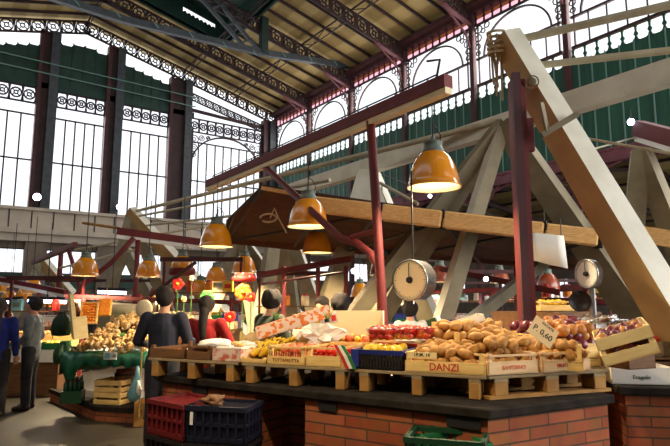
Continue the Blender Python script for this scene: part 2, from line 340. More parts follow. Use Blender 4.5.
for i, (a, b) in enumerate([(-4.6, -1.4), (-.4, 3.95), (5.15, 8.05), (9.2, 12.35), (14.0, 19.85)]):
    w = MB(); L = b-a; arch = i == 4
    lattice(w, (a, YE+.05, 14.85), (b, YE+.05, 14.85), 1.1, 9 if arch else (6 if L > 4 else 5), .1, .1, .08)
    if arch:
        lattice(w, (a, YE+.05, 16.75), (b, YE+.05, 15.35), .6, 10, .08, .08, .06); w.beam((a, YE, 15.4), (b, YE, 15.1), .08, .25)
    n = 9 if arch else (6 if L > 4 else 5)
    for k in range(1, n): x = a+L*k/n; w.box((x-.045, YE, 7.15), (x+.045, YE+.07, 13.05))
    w.box((a, YE, 12.98), (b, YE+.08, 13.08)); w.box((a, YE, 10.1), (b, YE+.06, 10.2)); w.box((a, YE, 7.1), (b, YE+.1, 7.22))
    if arch:
        xm = (a+b)/2; w.tube([(xm+2.8*cos(pi*k/18), YE+.03, 11.3+2.42*sin(pi*k/18)) for k in range(19)], .08, 4)
        w.box((a, YE-.02, 7.15), (a+.22, YE+.1, 14)); w.box((b-.2, YE-.02, 7.15), (b, YE+.1, 14))
        for sg in (-1, 1):
            for (fx, fz, r) in ((2.6, 13.25, .3), (2.62, 12.6, .26), (2.05, 13.4, .2), (2.66, 12.1, .18), (1.55, 13.5, .14)):
                w.ring((xm+sg*fx, YE+.03, fz), (1, 0, 0), (0, 0, 1), r, .06, (0, .06, 0), 10); w.ring((xm+sg*fx, YE+.03, fz), (1, 0, 0), (0, 0, 1), r*.4, .05, (0, .06, 0), 8)
    o = struct(w, 'window_%d' % wn, 'iron_dark', ['tall end window at the far left', 'tall barred end window at the left edge', 'second tall barred end window', 'third tall barred end window under the gable', 'arched end window at the corner'][i], 'window'); wn += 1
    MB().box((a, YE+.09, 7.1), (b, YE+.1, 16 if arch else 14.8)).build('pane', 'glass', o)
# masonry band, ledge and lower wall
mb = MB(); mb.box((XL-2, YE-.2, 5.2), (XW+18, YE+.4, 7.05)); mb.box((XL-2, YE-.45, 6.98), (XW+.2, YE+.4, 7.16))
mb.box((XL-2, YE-.75, 5.55), (XW+.2, YE+.3, 5.85)); mb.box((XL-2, YE-.5, 5.1), (XW+.2, YE+.3, 5.56))
mb.cur = 1; x = XL
while x < XW: mb.box((x-.035, YE-.23, 5.85), (x+.035, YE-.2, 7.0)); x += 1.2
struct(mb, 'wall_end', ['stone', 'joint'], 'grey rendered band under the tall end windows', 'wall')
mb = MB(); mb.box((XL-2, YE, 0), (XW+18, YE+.4, 3.2)); mb.box((XL-2, YE, 4.7), (XW+18, YE+.4, 5.2))
px = [-9, -5.6, -1.4, 3.95, 8.05, 12.35, 16.4, 19.85]
for x in px: mb.box((x, YE-.35, 0), (x+1.2, YE+.4, 5.15))
struct(mb, 'wall_low', 'stone_dark', 'brown lower wall with piers below the ledge', 'wall')
for i, (a, b) in enumerate([(-4.4, -1.4), (-.2, 3.95), (5.15, 8.05), (9.25, 12.35), (13.55, 16.4), (17.6, 19.85)]):
    w = MB(); w.box((a, YE+.1, 3.15), (b, YE+.2, 3.25)); w.box((a, YE+.1, 4.62), (b, YE+.2, 4.72)); m_ = (a+b)/2; w.box((m_-.03, YE+.1, 3.2), (m_+.03, YE+.18, 4.7))
    o = struct(w, 'window_%d' % wn, 'iron_green', 'low end window beneath the ledge, %s' % ['at far left', 'leftmost in view', 'second in view', 'third in view', 'fourth in view', 'fifth in view'][i], 'window'); wn += 1
    MB().box((a, YE+.2, 3.2), (b, YE+.21, 4.7)).build('pane', 'glass', o)
struct(MB().box((XL-2, YE-.12, 2.3), (XW, YE-.02, 3.18)), 'trim_31', 'board_green_dark', 'dark green band below the low end windows', 'trim')

# ---------------- side aisle beyond the arcade
AX = 39.0
c = MB(); c.add([(XW+.3, -2, 9.4), (AX, -2, 5.6), (AX, YE, 5.6), (XW+.3, YE, 9.4), (XW+.3, -2, 9.55), (AX, -2, 5.75), (AX, YE, 5.75), (XW+.3, YE, 9.55)],
      [(0, 3, 2, 1), (4, 5, 6, 7), (0, 1, 5, 4), (1, 2, 6, 5), (2, 3, 7, 6), (3, 0, 4, 7)])
struct(c, 'ceiling_aisle', 'roof_tan', 'tan boarded roof of the side aisle', 'ceiling')
def az(x): return 9.3-(x-XW)*.208
for i in range(7):
    y = YS[i]-.1; mb = MB(); mb.beam((XW+.3, y, az(XW)-.1), (AX, y, az(AX)-.1), .14, .25)
    mb.beam((XW+.3, y, 6.9), (27, y, az(27)-.3), .1, .14); mb.beam((27, y, az(27)-.2), (27, y, 5.6), .12, .16); mb.beam((XW+.3, y, 6.3), (27, y, 5.6), .1, .18); mb.beam((27, y, 5.6), (33, y, 6.2), .1, .18); mb.beam((27, y, 5.7), (31, y, az(31)-.2), .08, .14)
    mb.beam((33, y, 6.2), (AX, y, 5.4), .08, .16)
    tag(mb.build('aisle_truss', 'iron_dark', origin=(XW+.3, y, 6.9)), 'dark braced truss under the side aisle roof, '+ordn[i], 'roof truss', 'trusses of the side aisle')
mb = MB()
for x in (23, 25, 27, 29, 31, 33, 35, 37): mb.beam((x, 0, az(x)-.02), (x, YE, az(x)-.02), .08, .14)
tag(mb.build('aisle_purlins', 'iron_dark', origin=(XW, 0, 8)), 'dark purlins lengthwise under the side aisle roof', 'purlins', kind='stuff')
mb = MB(); ys = [y for y in YS]
mb.box((AX, -2, 0), (AX+.3, YE, 1.7)); mb.box((AX, -2, 3.2), (AX+.3, YE, 5.8))
for y in YS: mb.box((AX-.1, y-1.7, 0), (AX+.3, y+1.7, 5.8))
struct(mb, 'wall_aisle', 'stone_dark', 'brown outer wall of the side aisle with openings to daylight', 'wall')
for i in range(7):
    y0, y1 = YS[i+1]+1.7, YS[i]-1.7; w = MB()
    for k in range(1, 4): yy = y0+(y1-y0)*k/4; w.box((AX+.1, yy-.03, 1.7), (AX+.16, yy+.03, 3.2))
    w.box((AX+.1, y0, 2.4), (AX+.16, y1, 2.46))
    o = struct(w, 'window_%d' % wn, 'iron_dark', 'daylit window of the side aisle wall, bay %d from the end wall' % (i+1), 'window'); wn += 1
    MB().box((AX+.18, y0, 1.7), (AX+.19, y1, 3.2)).build('pane', 'glass', o)
# ---------------- the other side of the nave and the wall behind the camera
mb = MB(); mb.box((XL-.3, -4, 0), (XL, YE, 11.0)); struct(mb, 'wall_left', 'stone_dark', 'brown wall on the other side of the nave', 'wall')
mb = MB(); mb.box((XL-.3, -4.3, 0), (4.6, -4, 17)); mb.box((4.6, -4.3, 7.5), (XW, -4, 16.5)); struct(mb, 'wall_back', 'stone_dark', 'brown wall behind the near end of the nave, open to the street on the right', 'wall')
# ================================================================ MATERIALS FOR THE STALLS
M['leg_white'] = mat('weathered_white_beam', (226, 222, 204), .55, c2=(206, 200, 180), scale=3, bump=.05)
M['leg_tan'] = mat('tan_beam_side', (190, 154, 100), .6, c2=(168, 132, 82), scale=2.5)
M['leg_grey'] = mat('grey_cream_beam', (138, 126, 98), .7, c2=(114, 102, 78), scale=3)
M['pipe'] = mat('cream_pipe', (200, 190, 160), .5, c2=(176, 164, 134), scale=4)
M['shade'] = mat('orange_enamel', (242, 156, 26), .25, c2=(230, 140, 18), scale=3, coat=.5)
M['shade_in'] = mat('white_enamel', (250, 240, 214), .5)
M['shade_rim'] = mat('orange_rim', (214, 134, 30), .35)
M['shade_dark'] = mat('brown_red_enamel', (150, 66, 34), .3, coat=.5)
M['cap_grey'] = mat('grey_green_cast', (112, 124, 112), .45, c2=(92, 106, 98), scale=8)
M['bulb'] = mat('warm_bulb', (255, 230, 170), .3, emit=(255, 226, 160), power=40)
M['flood'] = mat('floodlight_glass', (255, 255, 255), .3, emit=(222, 226, 255), power=14)
M['tube_light'] = mat('fluorescent_tube', (255, 255, 255), .3, emit=(226, 232, 255), power=5)
M['cord'] = mat('black_cord', (28, 26, 26), .6)
M['rope'] = mat('pale_rope', (190, 168, 130), .9)
M['canvas'] = mat('brown_canvas', (80, 50, 40), .95, c2=(64, 40, 34), scale=5, bump=.1)
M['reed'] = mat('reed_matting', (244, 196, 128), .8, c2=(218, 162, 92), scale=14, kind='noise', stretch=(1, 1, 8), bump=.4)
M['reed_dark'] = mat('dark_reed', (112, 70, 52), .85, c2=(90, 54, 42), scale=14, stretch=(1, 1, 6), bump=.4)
M['wood'] = mat('raw_pine', (242, 208, 136), .7, c2=(222, 182, 108), scale=5, stretch=(1, 6, 6), bump=.1)
M['wood_pale'] = mat('pale_poplar', (246, 222, 164), .65, c2=(232, 204, 142), scale=5, stretch=(1, 6, 6), bump=.08)
M['wood_pink'] = mat('light_beech', (240, 206, 160), .65, c2=(226, 188, 138), scale=5, stretch=(1, 6, 6), bump=.08)
M['wood_grey'] = mat('weathered_pallet', (160, 140, 106), .85, c2=(132, 112, 82), scale=6, stretch=(1, 5, 5), bump=.2)
M['wood_block'] = mat('pallet_block', (176, 130, 66), .8, c2=(150, 106, 50), scale=7, bump=.2)
M['wood_brown'] = mat('brown_wood', (120, 82, 46), .8, c2=(100, 66, 38), scale=5, stretch=(1, 5, 5))
M['slab'] = mat('dark_stone_slab', (34, 30, 27), .95, c2=(50, 45, 40), scale=9, bump=.3)
M['slab'].node_tree.nodes['Principled BSDF'].inputs['Specular IOR Level'].default_value = .08
M['red_text'] = mat('red_print', (196, 52, 36), .8)
M['faint_text'] = mat('faded_red_print', (222, 120, 90), .8)
M['brown_text'] = mat('brown_print', (136, 84, 30), .8)
M['black_text'] = mat('black_ink', (44, 36, 30), .8)
M['potato'] = mat('potato_skin', (206, 154, 82), .8, c2=(150, 104, 52), scale=22, bump=.25)
M['onion'] = mat('golden_onion', (204, 140, 70), .4, c2=(172, 102, 44), scale=9, stretch=(6, 6, 1))
M['red_onion'] = mat('red_onion', (84, 20, 36), .3, c2=(120, 44, 56), scale=9, stretch=(6, 6, 1))
M['tomato'] = mat('tomato_skin', (206, 34, 24), .25, c2=(222, 62, 34), scale=5, coat=.4)
M['stem_green'] = mat('green_stem', (74, 110, 44), .7)
M['lemon'] = mat('lemon_peel', (246, 208, 60), .45, c2=(236, 188, 40), scale=20, bump=.1)
M['peach'] = mat('peach_skin', (236, 150, 100), .7, c2=(206, 76, 62), scale=5)
M['apple'] = mat('red_apple', (190, 40, 36), .3, c2=(220, 90, 50), scale=5)
M['orange'] = mat('orange_peel', (240, 138, 30), .45, c2=(228, 116, 20), scale=18, bump=.1)
M['banana'] = mat('banana_skin', (236, 196, 52), .5, c2=(206, 170, 44), scale=7)
M['banana_tip'] = mat('banana_tip', (90, 70, 32), .8)
M['leaf'] = mat('green_leaf', (66, 112, 40), .6, c2=(96, 140, 56), scale=9)
M['dried'] = mat('dried_mushroom', (236, 208, 156), .85, c2=(160, 116, 68), scale=40, bump=.6)
M['dried_b'] = mat('dried_pasta', (244, 206, 136), .8, c2=(196, 136, 72), scale=36, bump=.5)
M['net_orange'] = mat('orange_contents', (255, 172, 56), .5, c2=(240, 130, 30), scale=60, kind='vor')
M['paper_w'] = mat('white_paper', (240, 234, 222), .8)
M['paper_tan'] = mat('tan_card', (222, 190, 140), .85)
M['card'] = mat('pale_cardboard', (226, 208, 172), .85)
M['card_print'] = mat('printed_cardboard', (226, 200, 186), .7, c2=(198, 104, 76), scale=16, pos=(.5, .6))
M['card_fruit'] = mat('fruit_print_cardboard', (234, 208, 190), .7, c2=(222, 122, 46), scale=22, pos=(.5, .56))
M['plastic_blue'] = mat('blue_plastic', (40, 52, 130), .4)
M['plastic_black'] = mat('black_plastic', (36, 30, 30), .45)
M['plastic_red'] = mat('red_plastic', (112, 22, 26), .55)
M['plastic_navy'] = mat('navy_plastic', (15, 19, 40), .55)
M['plastic_green'] = mat('green_plastic', (30, 110, 60), .45)
M['plastic_dkgreen'] = mat('dark_green_plastic', (22, 62, 40), .45)
M['cloth_green'] = mat('green_oilcloth', (22, 100, 72), .35, c2=(16, 84, 62), scale=4, coat=.3)
M['film_green'] = mat('green_film', (40, 92, 58), .35, c2=(24, 66, 44), scale=12, bump=.5)
M['bag_blue'] = mat('blue_plastic_bag', (104, 156, 172), .35, c2=(130, 180, 192), scale=8)
M['flag_red'] = mat('red_ribbon', (200, 50, 40), .6); M['flag_green'] = mat('green_ribbon', (46, 120, 66), .6)
M['steel'] = mat('brushed_steel', (190, 190, 188), .25, metal=.9)
M['dial'] = mat('cream_dial', (240, 228, 186), .5); M['dial_w'] = mat('white_dial', (242, 238, 230), .5)
M['skin'] = mat('skin', (206, 150, 118), .6, sub=.1); M['hair'] = mat('black_hair', (20, 15, 13), .9, c2=(42, 32, 28), scale=30, stretch=(1, 1, .2))
M['hair_brown'] = mat('brown_hair', (48, 36, 28), .9, c2=(62, 48, 38), scale=30, stretch=(1, 1, .2))
M['eye'] = mat('dark_eye', (20, 18, 18), .3); M['lip'] = mat('lip', (160, 84, 76), .6)
def cloth(n, a, b): M[n] = mat(n, a, .9, c2=b, scale=14, bump=.3)
cloth('grey_jacket', (118, 124, 130), (98, 104, 112)); cloth('dark_trousers', (42, 42, 50), (32, 32, 40)); cloth('navy_shirt', (34, 36, 54), (26, 28, 44))
cloth('red_top', (160, 26, 30), (134, 18, 24)); cloth('green_jacket', (58, 66, 50), (46, 54, 40)); cloth('blue_coat', (30, 44, 130), (24, 34, 104)); cloth('black_cloth', (34, 30, 32), (24, 22, 24)); cloth('white_shirt', (226, 222, 216), (206, 200, 196)); cloth('cap_blue', (44, 48, 92), (36, 38, 76))
M['leather'] = mat('dark_leather', (40, 30, 26), .5)
# bricks: one procedural, used with object coordinates laid out per wall
def brick_mat(name, c1, c2, mortar, w=.32, h=.0715):
    m = bpy.data.materials.new(name); m.use_nodes = True; nt = m.node_tree; b = nt.nodes['Principled BSDF']; b.inputs['Roughness'].default_value = .9; b.inputs['Specular IOR Level'].default_value = .2
    tc = nt.nodes.new('ShaderNodeTexCoord'); br = nt.nodes.new('ShaderNodeTexBrick'); br.inputs['Scale'].default_value = 1
    br.inputs['Color1'].default_value = rgb(*c1); br.inputs['Color2'].default_value = rgb(*c2); br.inputs['Mortar'].default_value = rgb(*mortar)
    br.inputs['Brick Width'].default_value = w; br.inputs['Row Height'].default_value = h; br.inputs['Mortar Size'].default_value = .006; br.inputs['Mortar Smooth'].default_value = .2
    nz = nt.nodes.new('ShaderNodeTexNoise'); nz.inputs['Scale'].default_value = 9; mx = nt.nodes.new('ShaderNodeMixRGB'); mx.blend_type = 'MULTIPLY'; mx.inputs[0].default_value = .55
    nt.links.new(tc.outputs['UV'], br.inputs['Vector']); nt.links.new(tc.outputs['Object'], nz.inputs['Vector'])
    nt.links.new(br.outputs['Color'], mx.inputs[1]); nt.links.new(nz.outputs['Color'], mx.inputs[2]); nt.links.new(mx.outputs[0], b.inputs['Base Color'])
    bp = nt.nodes.new('ShaderNodeBump'); bp.inputs['Strength'].default_value = .6; bp.inputs['Distance'].default_value = .008; bp.invert = True
    nt.links.new(br.outputs['Fac'], bp.inputs['Height']); nt.links.new(bp.outputs[0], b.inputs['Normal']); return m
M['brick'] = brick_mat('red_brick', (190, 112, 74), (162, 88, 58), (104, 80, 64))
def brick_poly(name, pts, z0, z1, parent=None, top=True):
    """upright brick body over a plan polygon, metre-scaled UVs per side"""
    me = bpy.data.meshes.new(name); n = len(pts)
    vs = [(p[0], p[1], z0) for p in pts]+[(p[0], p[1], z1) for p in pts]; fs = [(i, (i+1) % n, n+(i+1) % n, n+i) for i in range(n)]+[tuple(range(n, 2*n)), tuple(range(n))[::-1]]
    if parent is not None:
        q = (Matrix.Translation(parent.location) @ parent.rotation_euler.to_matrix().to_4x4()).inverted(); vs = [tuple(q @ V(v)) for v in vs]
    me.from_pydata(vs, [], fs); uv = me.uv_layers.new(name='UVMap'); me.materials.append(M['brick'])
    for fi, p in enumerate(me.polygons):
        if fi < n:
            L = (V(pts[(fi+1) % n])-V(pts[fi])).length
            for li, c in zip(p.loop_indices, ((0, z0), (L, z0), (L, z1), (0, z1))): uv.data[li].uv = c
        else:
            for li in p.loop_indices: uv.data[li].uv = (0.01, .03)
    o = bpy.data.objects.new(name, me); COL.objects.link(o)
    if parent is not None: o.parent = parent
    return o
def lettering(text, parent, loc, rot, size, m, name='lettering', th=.0015):
    cu = bpy.data.curves.new(name, 'FONT'); cu.body = text; cu.size = size; cu.extrude = th; cu.align_x = 'CENTER'; cu.align_y = 'CENTER'; cu.offset = size*.012
    tmp = bpy.data.objects.new(name, cu); COL.objects.link(tmp); dg = bpy.context.evaluated_depsgraph_get()
    me = bpy.data.meshes.new_from_object(tmp.evaluated_get(dg)); bpy.data.objects.remove(tmp); me.materials.clear(); me.materials.append(M[m])
    o = bpy.data.objects.new(name, me); COL.objects.link(o); o.parent = parent; o.location = loc; o.rotation_euler = rot; return o

# ================================================================ STALL TRESTLES, POSTS, PIPES
def frame_axes(d, roll):
    return d
def trestle(apex, legs, label, head=.5, group=None):
    """legs: (foot, width, depth, theta, materials white/tan)"""
    ap = V(apex); t = thing('canopy_trestle', label, 'trestle', (ap.x, ap.y, 0), 0, group)
    for foot, w, h, th, mats, start in legs:
        foot = V(foot); a = ap.lerp(foot, start); d = (foot-a).normalized(); k = 0
        if foot.z > 0: foot = foot+d*(foot.z/-d.z)
        mid = a.lerp(foot, .4); vw = EYE-mid; v = (vw-d*vw.dot(d)).normalized(); s = d.cross(v).normalized()
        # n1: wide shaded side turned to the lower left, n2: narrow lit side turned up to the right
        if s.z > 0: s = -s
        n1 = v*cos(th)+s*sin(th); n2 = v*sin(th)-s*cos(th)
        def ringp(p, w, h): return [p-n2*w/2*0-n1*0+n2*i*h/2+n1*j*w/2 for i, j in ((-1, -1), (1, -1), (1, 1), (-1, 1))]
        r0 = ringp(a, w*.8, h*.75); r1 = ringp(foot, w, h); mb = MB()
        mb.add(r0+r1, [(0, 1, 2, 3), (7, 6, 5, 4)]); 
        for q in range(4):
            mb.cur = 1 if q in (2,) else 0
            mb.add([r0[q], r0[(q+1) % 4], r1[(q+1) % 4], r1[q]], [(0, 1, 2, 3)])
        o = mb.build('leg', list(mats), t, world=True)
        bm = bmesh.new(); bm.from_mesh(o.data); bmesh.ops.remove_doubles(bm, verts=bm.verts, dist=1e-5); bmesh.ops.recalc_face_normals(bm, faces=bm.faces); bm.to_mesh(o.data); bm.free()
    return t
A1 = V((4.2, 3.1, 3.98)); A2 = V((6.06, 4.64, 3.97)); A3 = V((6.24, 7.74, 3.95)); A4 = V((4.11, 15.43, 3.95)); A5 = V((4.0, 31.0, 3.6))
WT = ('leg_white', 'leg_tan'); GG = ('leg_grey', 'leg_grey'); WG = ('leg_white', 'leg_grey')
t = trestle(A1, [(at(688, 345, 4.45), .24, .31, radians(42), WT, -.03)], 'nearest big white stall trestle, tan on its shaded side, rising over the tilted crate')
d1 = (at(688, 345, 4.45)-A1).normalized()
mb = MB(); vv = (EYE-A1).normalized(); c0 = A1+d1*.42+vv*.22; mb.lathe([(.0, 0), (.035, 0), (.04, .015), (.03, .03), (0, .035)], c0-vv*.02, 14, axis=vv); mb.ring(c0, vv.orthogonal().normalized(), vv.cross(vv.orthogonal()).normalized(), .055, .012, vv*.01, 16)
mb.build('pivot_bolt', 'leg_grey', t, world=True)
mb = MB(); c1 = A1+d1*.95+vv*.2; mb.beam(c1-_R*.17-V((0, 0, .03)), c1+_R*.15+V((0, 0, .16)), .03, .05); mb.beam(c1-_R*.12, c1-_R*.16+V((0, 0, .26)), .02, .05); mb.build('clamp_bar', 'leg_grey', t, world=True)
mb = MB(); g = A1-d1*.16
for k in range(6): mb.tube([g+_R*random.uniform(-.1, -.02)+V((0, 0, random.uniform(-.7, -.3))), g+_R*random.uniform(-.12, 0)+V((0, 0, random.uniform(-.1, .1)))], .011, 5)
for k in range(5): mb.ring(g+_R*-.05+V((0, 0, -.02-.05*k)), _R, _F, .09, .02, V((0, 0, .02)), 10)
mb.build('tied_rope', 'rope', t, world=True)
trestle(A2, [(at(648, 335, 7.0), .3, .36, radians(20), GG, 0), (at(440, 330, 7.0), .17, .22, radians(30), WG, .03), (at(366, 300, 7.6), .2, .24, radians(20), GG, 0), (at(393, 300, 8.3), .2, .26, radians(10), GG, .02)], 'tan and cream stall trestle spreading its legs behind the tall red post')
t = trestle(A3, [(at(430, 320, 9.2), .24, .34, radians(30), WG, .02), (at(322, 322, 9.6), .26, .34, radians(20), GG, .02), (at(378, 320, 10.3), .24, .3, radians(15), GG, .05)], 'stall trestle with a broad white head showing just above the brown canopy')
q = at(368, 176, 9.2)
MB().prism([(-.16, .12), (.12, .12), (.34, -.62), (-.34, -.5)], q, _R, (0, 0, 1), _F*.25).build('head_plate', 'leg_white', t, world=True)
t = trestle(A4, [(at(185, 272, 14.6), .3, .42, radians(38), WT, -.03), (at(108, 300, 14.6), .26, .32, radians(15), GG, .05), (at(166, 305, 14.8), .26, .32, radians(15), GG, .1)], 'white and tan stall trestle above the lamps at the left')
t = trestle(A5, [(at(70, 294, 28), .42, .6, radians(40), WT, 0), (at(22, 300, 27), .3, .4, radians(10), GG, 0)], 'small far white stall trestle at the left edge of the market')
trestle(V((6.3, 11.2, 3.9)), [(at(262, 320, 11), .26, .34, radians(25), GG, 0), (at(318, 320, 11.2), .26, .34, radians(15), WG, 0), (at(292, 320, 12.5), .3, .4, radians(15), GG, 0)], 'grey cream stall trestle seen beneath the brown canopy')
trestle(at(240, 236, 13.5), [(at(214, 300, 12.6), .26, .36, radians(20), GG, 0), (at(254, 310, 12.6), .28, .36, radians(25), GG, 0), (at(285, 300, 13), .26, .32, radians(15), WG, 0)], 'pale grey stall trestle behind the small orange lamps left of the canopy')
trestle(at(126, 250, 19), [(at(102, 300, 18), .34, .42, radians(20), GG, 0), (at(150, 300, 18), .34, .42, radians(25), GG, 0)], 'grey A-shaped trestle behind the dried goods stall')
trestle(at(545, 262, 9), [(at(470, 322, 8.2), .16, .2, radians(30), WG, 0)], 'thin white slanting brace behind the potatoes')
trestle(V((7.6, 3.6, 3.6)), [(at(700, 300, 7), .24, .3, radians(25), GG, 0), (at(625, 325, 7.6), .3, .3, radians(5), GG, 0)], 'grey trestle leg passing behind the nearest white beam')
# long beam on the trestles and tie pipes
def bar(name, a, b, w, h, m, label, cat, round_=False, n=10):
    a = V(a); b = V(b); mb = MB()
    if round_: mb.tube([a, b], w/2, n)
    else: mb.beam(a, b, w, h)
    return tag(mb.build(name, m, origin=a, smooth=False), label, cat)
bar('roof_beam', (6.1, -3.4, 3.97), (6.1, 10.6, 3.97), .16, .27, 'leg_white', 'long cream white beam carried level across the trestles, in front of the green boards', 'beam')
bar('tie_pipe', onz(500, 44, 4.03), onz(500, 44, 4.03)+(onz(700, -2, 4.1)-onz(500, 44, 4.03))*2.6, .075, 0, 'pipe', 'upper cream pipe running right from the head of the nearest trestle', 'pipe', True)
bar('tie_pipe', onz(525, 67, 3.75), onz(525, 67, 3.75)+(onz(700, 47, 3.75)-onz(525, 67, 3.75))*2.6, .065, 0, 'pipe', 'lower cream pipe running right from below the head of the nearest trestle', 'pipe', True)
bar('tie_pipe', A4+V((.1, -.1, .05)), A2+V((0, 0, .05)), .09, 0, 'pipe', 'long thin cream pipe slanting from the far left trestle to the middle one', 'pipe', True)
bar('tie_pipe', A4+V((.1, -.1, -.1)), at(330, 180, 8.5), .06, 0, 'pipe', 'second thin pipe below the long one at the left', 'pipe', True)
bar('tie_pipe', A4+V((.2, 0, -.35)), at(250, 214, 11), .06, 0, 'pipe', 'lowest thin pipe leaving the far left trestle', 'pipe', True)
bar('tie_cable', at(584, 138, 6.5), at(690, 157, 5.5), .035, 0, 'pipe', 'thin pale pipe crossing behind the nearest beam towards the red rail', 'pipe', True, 6)
bar('tie_cable', at(590, 150, 7.5), at(637, 137, 8), .03, 0, 'pipe', 'short thin wire reaching the red rail by the bright floodlight', 'wire', True, 6)
bar('tie_pipe', at(380, 183, 7.9), at(418, 204, 7.4), .05, 0, 'pipe', 'short thin pipe slanting down behind the leaning red post', 'pipe', True)
bar('tie_pipe', at(75, 250, 17), at(205, 226, 15.5), .07, 0, 'pipe', 'thin pale pipe rising right above the leftmost orange lamp', 'pipe', True)
bar('tie_pipe', at(60, 268, 17), at(150, 246, 16), .07, 0, 'pipe', 'thin pale pipe just under another above the leftmost orange lamp', 'pipe', True)
# tall red posts and lamp rails
t = thing('iron_post', 'tall square red iron post with a dark side, right of centre', 'post', (4.09, 2.97, 0))
MB().beam((4.09, 2.97, 0), (4.09, 2.97, 3.55), .12, .12, up=(HF.x, HF.y, 0)).build('shaft', 'post_red', t, world=True)
MB().beam((4.03, 2.93, 0), (4.03, 2.93, 3.6), .07, .05, up=(HF.x, HF.y, 0)).build('edge_flange', 'iron_brown', t, world=True)
MB().beam((4.14, 2.93, 2.9), (4.14, 2.93, 3.2), .13, .05, up=(HF.x, HF.y, 0)).build('bracket_plate', 'post_red', t, world=True)
def rail(name, a, b, label, hh=.11, w=.1, strip='cream', sh=.055):
    a = V(a); b = V(b); t = thing(name, label, 'lamp rail', a)
    MB().beam(a, b, w, hh).build('channel', 'post_red', t, world=True)
    MB().beam(a-V((0, 0, hh/2+sh/2)), b-V((0, 0, hh/2+sh/2)), w*.8, sh).build('light_strip', strip, t, world=True)
    return t
t = rail('lamp_gantry', (3.31, 8.15, 3.4), (3.31, 3.06, 3.4), 'long red lamp rail with a cream strip on leaning red pipes over the near stall')
MB().tube([(3.31, 4.09, 3.33), at(377, 220, 5.2), at(383, 320, 5.2), V((at(383, 320, 5.2).x, at(383, 320, 5.2).y, 0))], .045, 10).build('post', 'post_red', t, world=True, smooth=True)
MB().tube([(3.31, 6.3, 3.33), at(340, 238, 5.75), at(357, 243, 5.6), at(371, 254, 5.45), at(379, 268, 5.35), at(381, 300, 5.3), V((at(381, 300, 5.3).x, at(381, 300, 5.3).y, 0))], .04, 10).build('stay_pipe', 'post_red', t, world=True, smooth=True)
MB().tube([at(351, 237, 5.6), at(378, 230, 5.25)], .025, 6).build('link', 'post_red', t, world=True)
mb = MB(); mb.tube([(3.31, 3.2, 3.45), (3.31, 3.15, 3.62), (3.31, 3.3, 3.66)], .012, 5)
for k in range(12): y = 3.3+k*.42; mb.tube([(3.31, y, 3.44), (3.31, y, 3.50)], .008, 4)
mb.tube([(3.31, 3.2, 3.5), (3.31, 8.0, 3.5)], .008, 4); mb.build('wire', 'cord', t, world=True)
t = rail('lamp_gantry', at(117, 231, 13.0), at(206, 243, 13.6), 'short red lamp rail on a red post by the far left trestle', .17, .12, 'dial_w', .09)
pz = at(138, 240, 13.1); MB().tube([pz, V((pz.x, pz.y, 0))], .06, 8).build('post', 'post_red', t, world=True, smooth=True)
MB().tube([at(134, 238, 13), at(112, 262, 13), at(84, 284, 13), at(76, 296, 13), at(75, 330, 13)], .06, 8).build('stay_pipe', 'post_red', t, world=True, smooth=True)
MB().tube([at(83, 223, 13.5), at(118, 228, 13)], .035, 6).build('rod', 'wood_block', t, world=True)
t = rail('lamp_gantry', (3.45, 19.4, 3.38), (3.45, 29.5, 3.38), 'far red lamp rail receding along the left aisle', .15, .12, 'reed_dark', .06)
MB().tube([(3.45, 22, 3.3), (3.45, 22, 0)], .08, 8).build('post', 'post_red', t, world=True)
MB().tube([(3.45, 20.6, 3.3), (3.9, 19.4, 1.4)], .07, 6).build('stay_pipe', 'post_red', t, world=True)
t = rail('lamp_gantry', at(638, 128, 8), at(638, 128, 8)+(at(700, 145, 6.8)-at(638, 128, 8))*1.8, 'red lamp rail with a white underside at the right edge', .22, .16, 'dial_w', .09)
t = rail('stall_rail', at(66, 296, 10.2), at(240, 302, 10.2), 'low red rail across the back of the dried goods stall', .06, .06, 'iron_brown', .02)
for px in (84, 150, 232): p = at(px, 298, 10.2); MB().tube([p, V((p.x, p.y, 0))], .04, 6).build('post', 'post_red', t, world=True)
MB().tube([at(196, 262, 10), at(150, 296, 10)], .035, 6).build('brace', 'iron_brown', t, world=True)
t = rail('stall_rail', at(-10, 277, 13), at(66, 292, 12), 'red rail with a pale tube light over the white fruit stall at far left', .1, .1, 'dial_w', .07)
p = at(40, 290, 12.4); MB().tube([at(40, 285, 12.4), V((p.x, p.y, 0))], .04, 6).build('post', 'post_red', t, world=True)
t = rail('stall_rail', at(258, 275, 9), at(352, 258, 8), 'slim red rack rail left of the leaning post under the canopy', .07, .07, 'iron_brown', .02)
for px, D in ((318, 8.3), (346, 8.05), (284, 8.7)): p = at(px, 266, D); MB().tube([p, V((p.x, p.y, 0))], .035, 6).build('post', 'post_red', t, world=True)
MB().tube([at(262, 284, 8.9), at(345, 272, 8.1)], .02, 6).build('cross_rod', 'iron_brown', t, world=True)
for k, (a, b, D0, D1, lb) in enumerate([((440, 268), (560, 292), 10, 9, 'dark red rail behind the hanging white sheet'), ((560, 288), (670, 284), 9, 8.5, 'dark red rail right of the white scale'), ((420, 292), (540, 288), 12, 11, 'thin oxblood rail far behind the potatoes'), ((545, 300), (625, 302), 9, 8.5, 'second dark rail under the one right of the white scale')]):
    t = rail('stall_rail', at(a[0], a[1], D0), at(b[0], b[1], D1), lb, .08, .08, 'iron_brown', .02)
    p = at((a[0]+b[0])/2, (a[1]+b[1])/2, (D0+D1)/2); MB().tube([p, V((p.x, p.y, 0))], .035, 6).build('post', 'iron_purple', t, world=True)

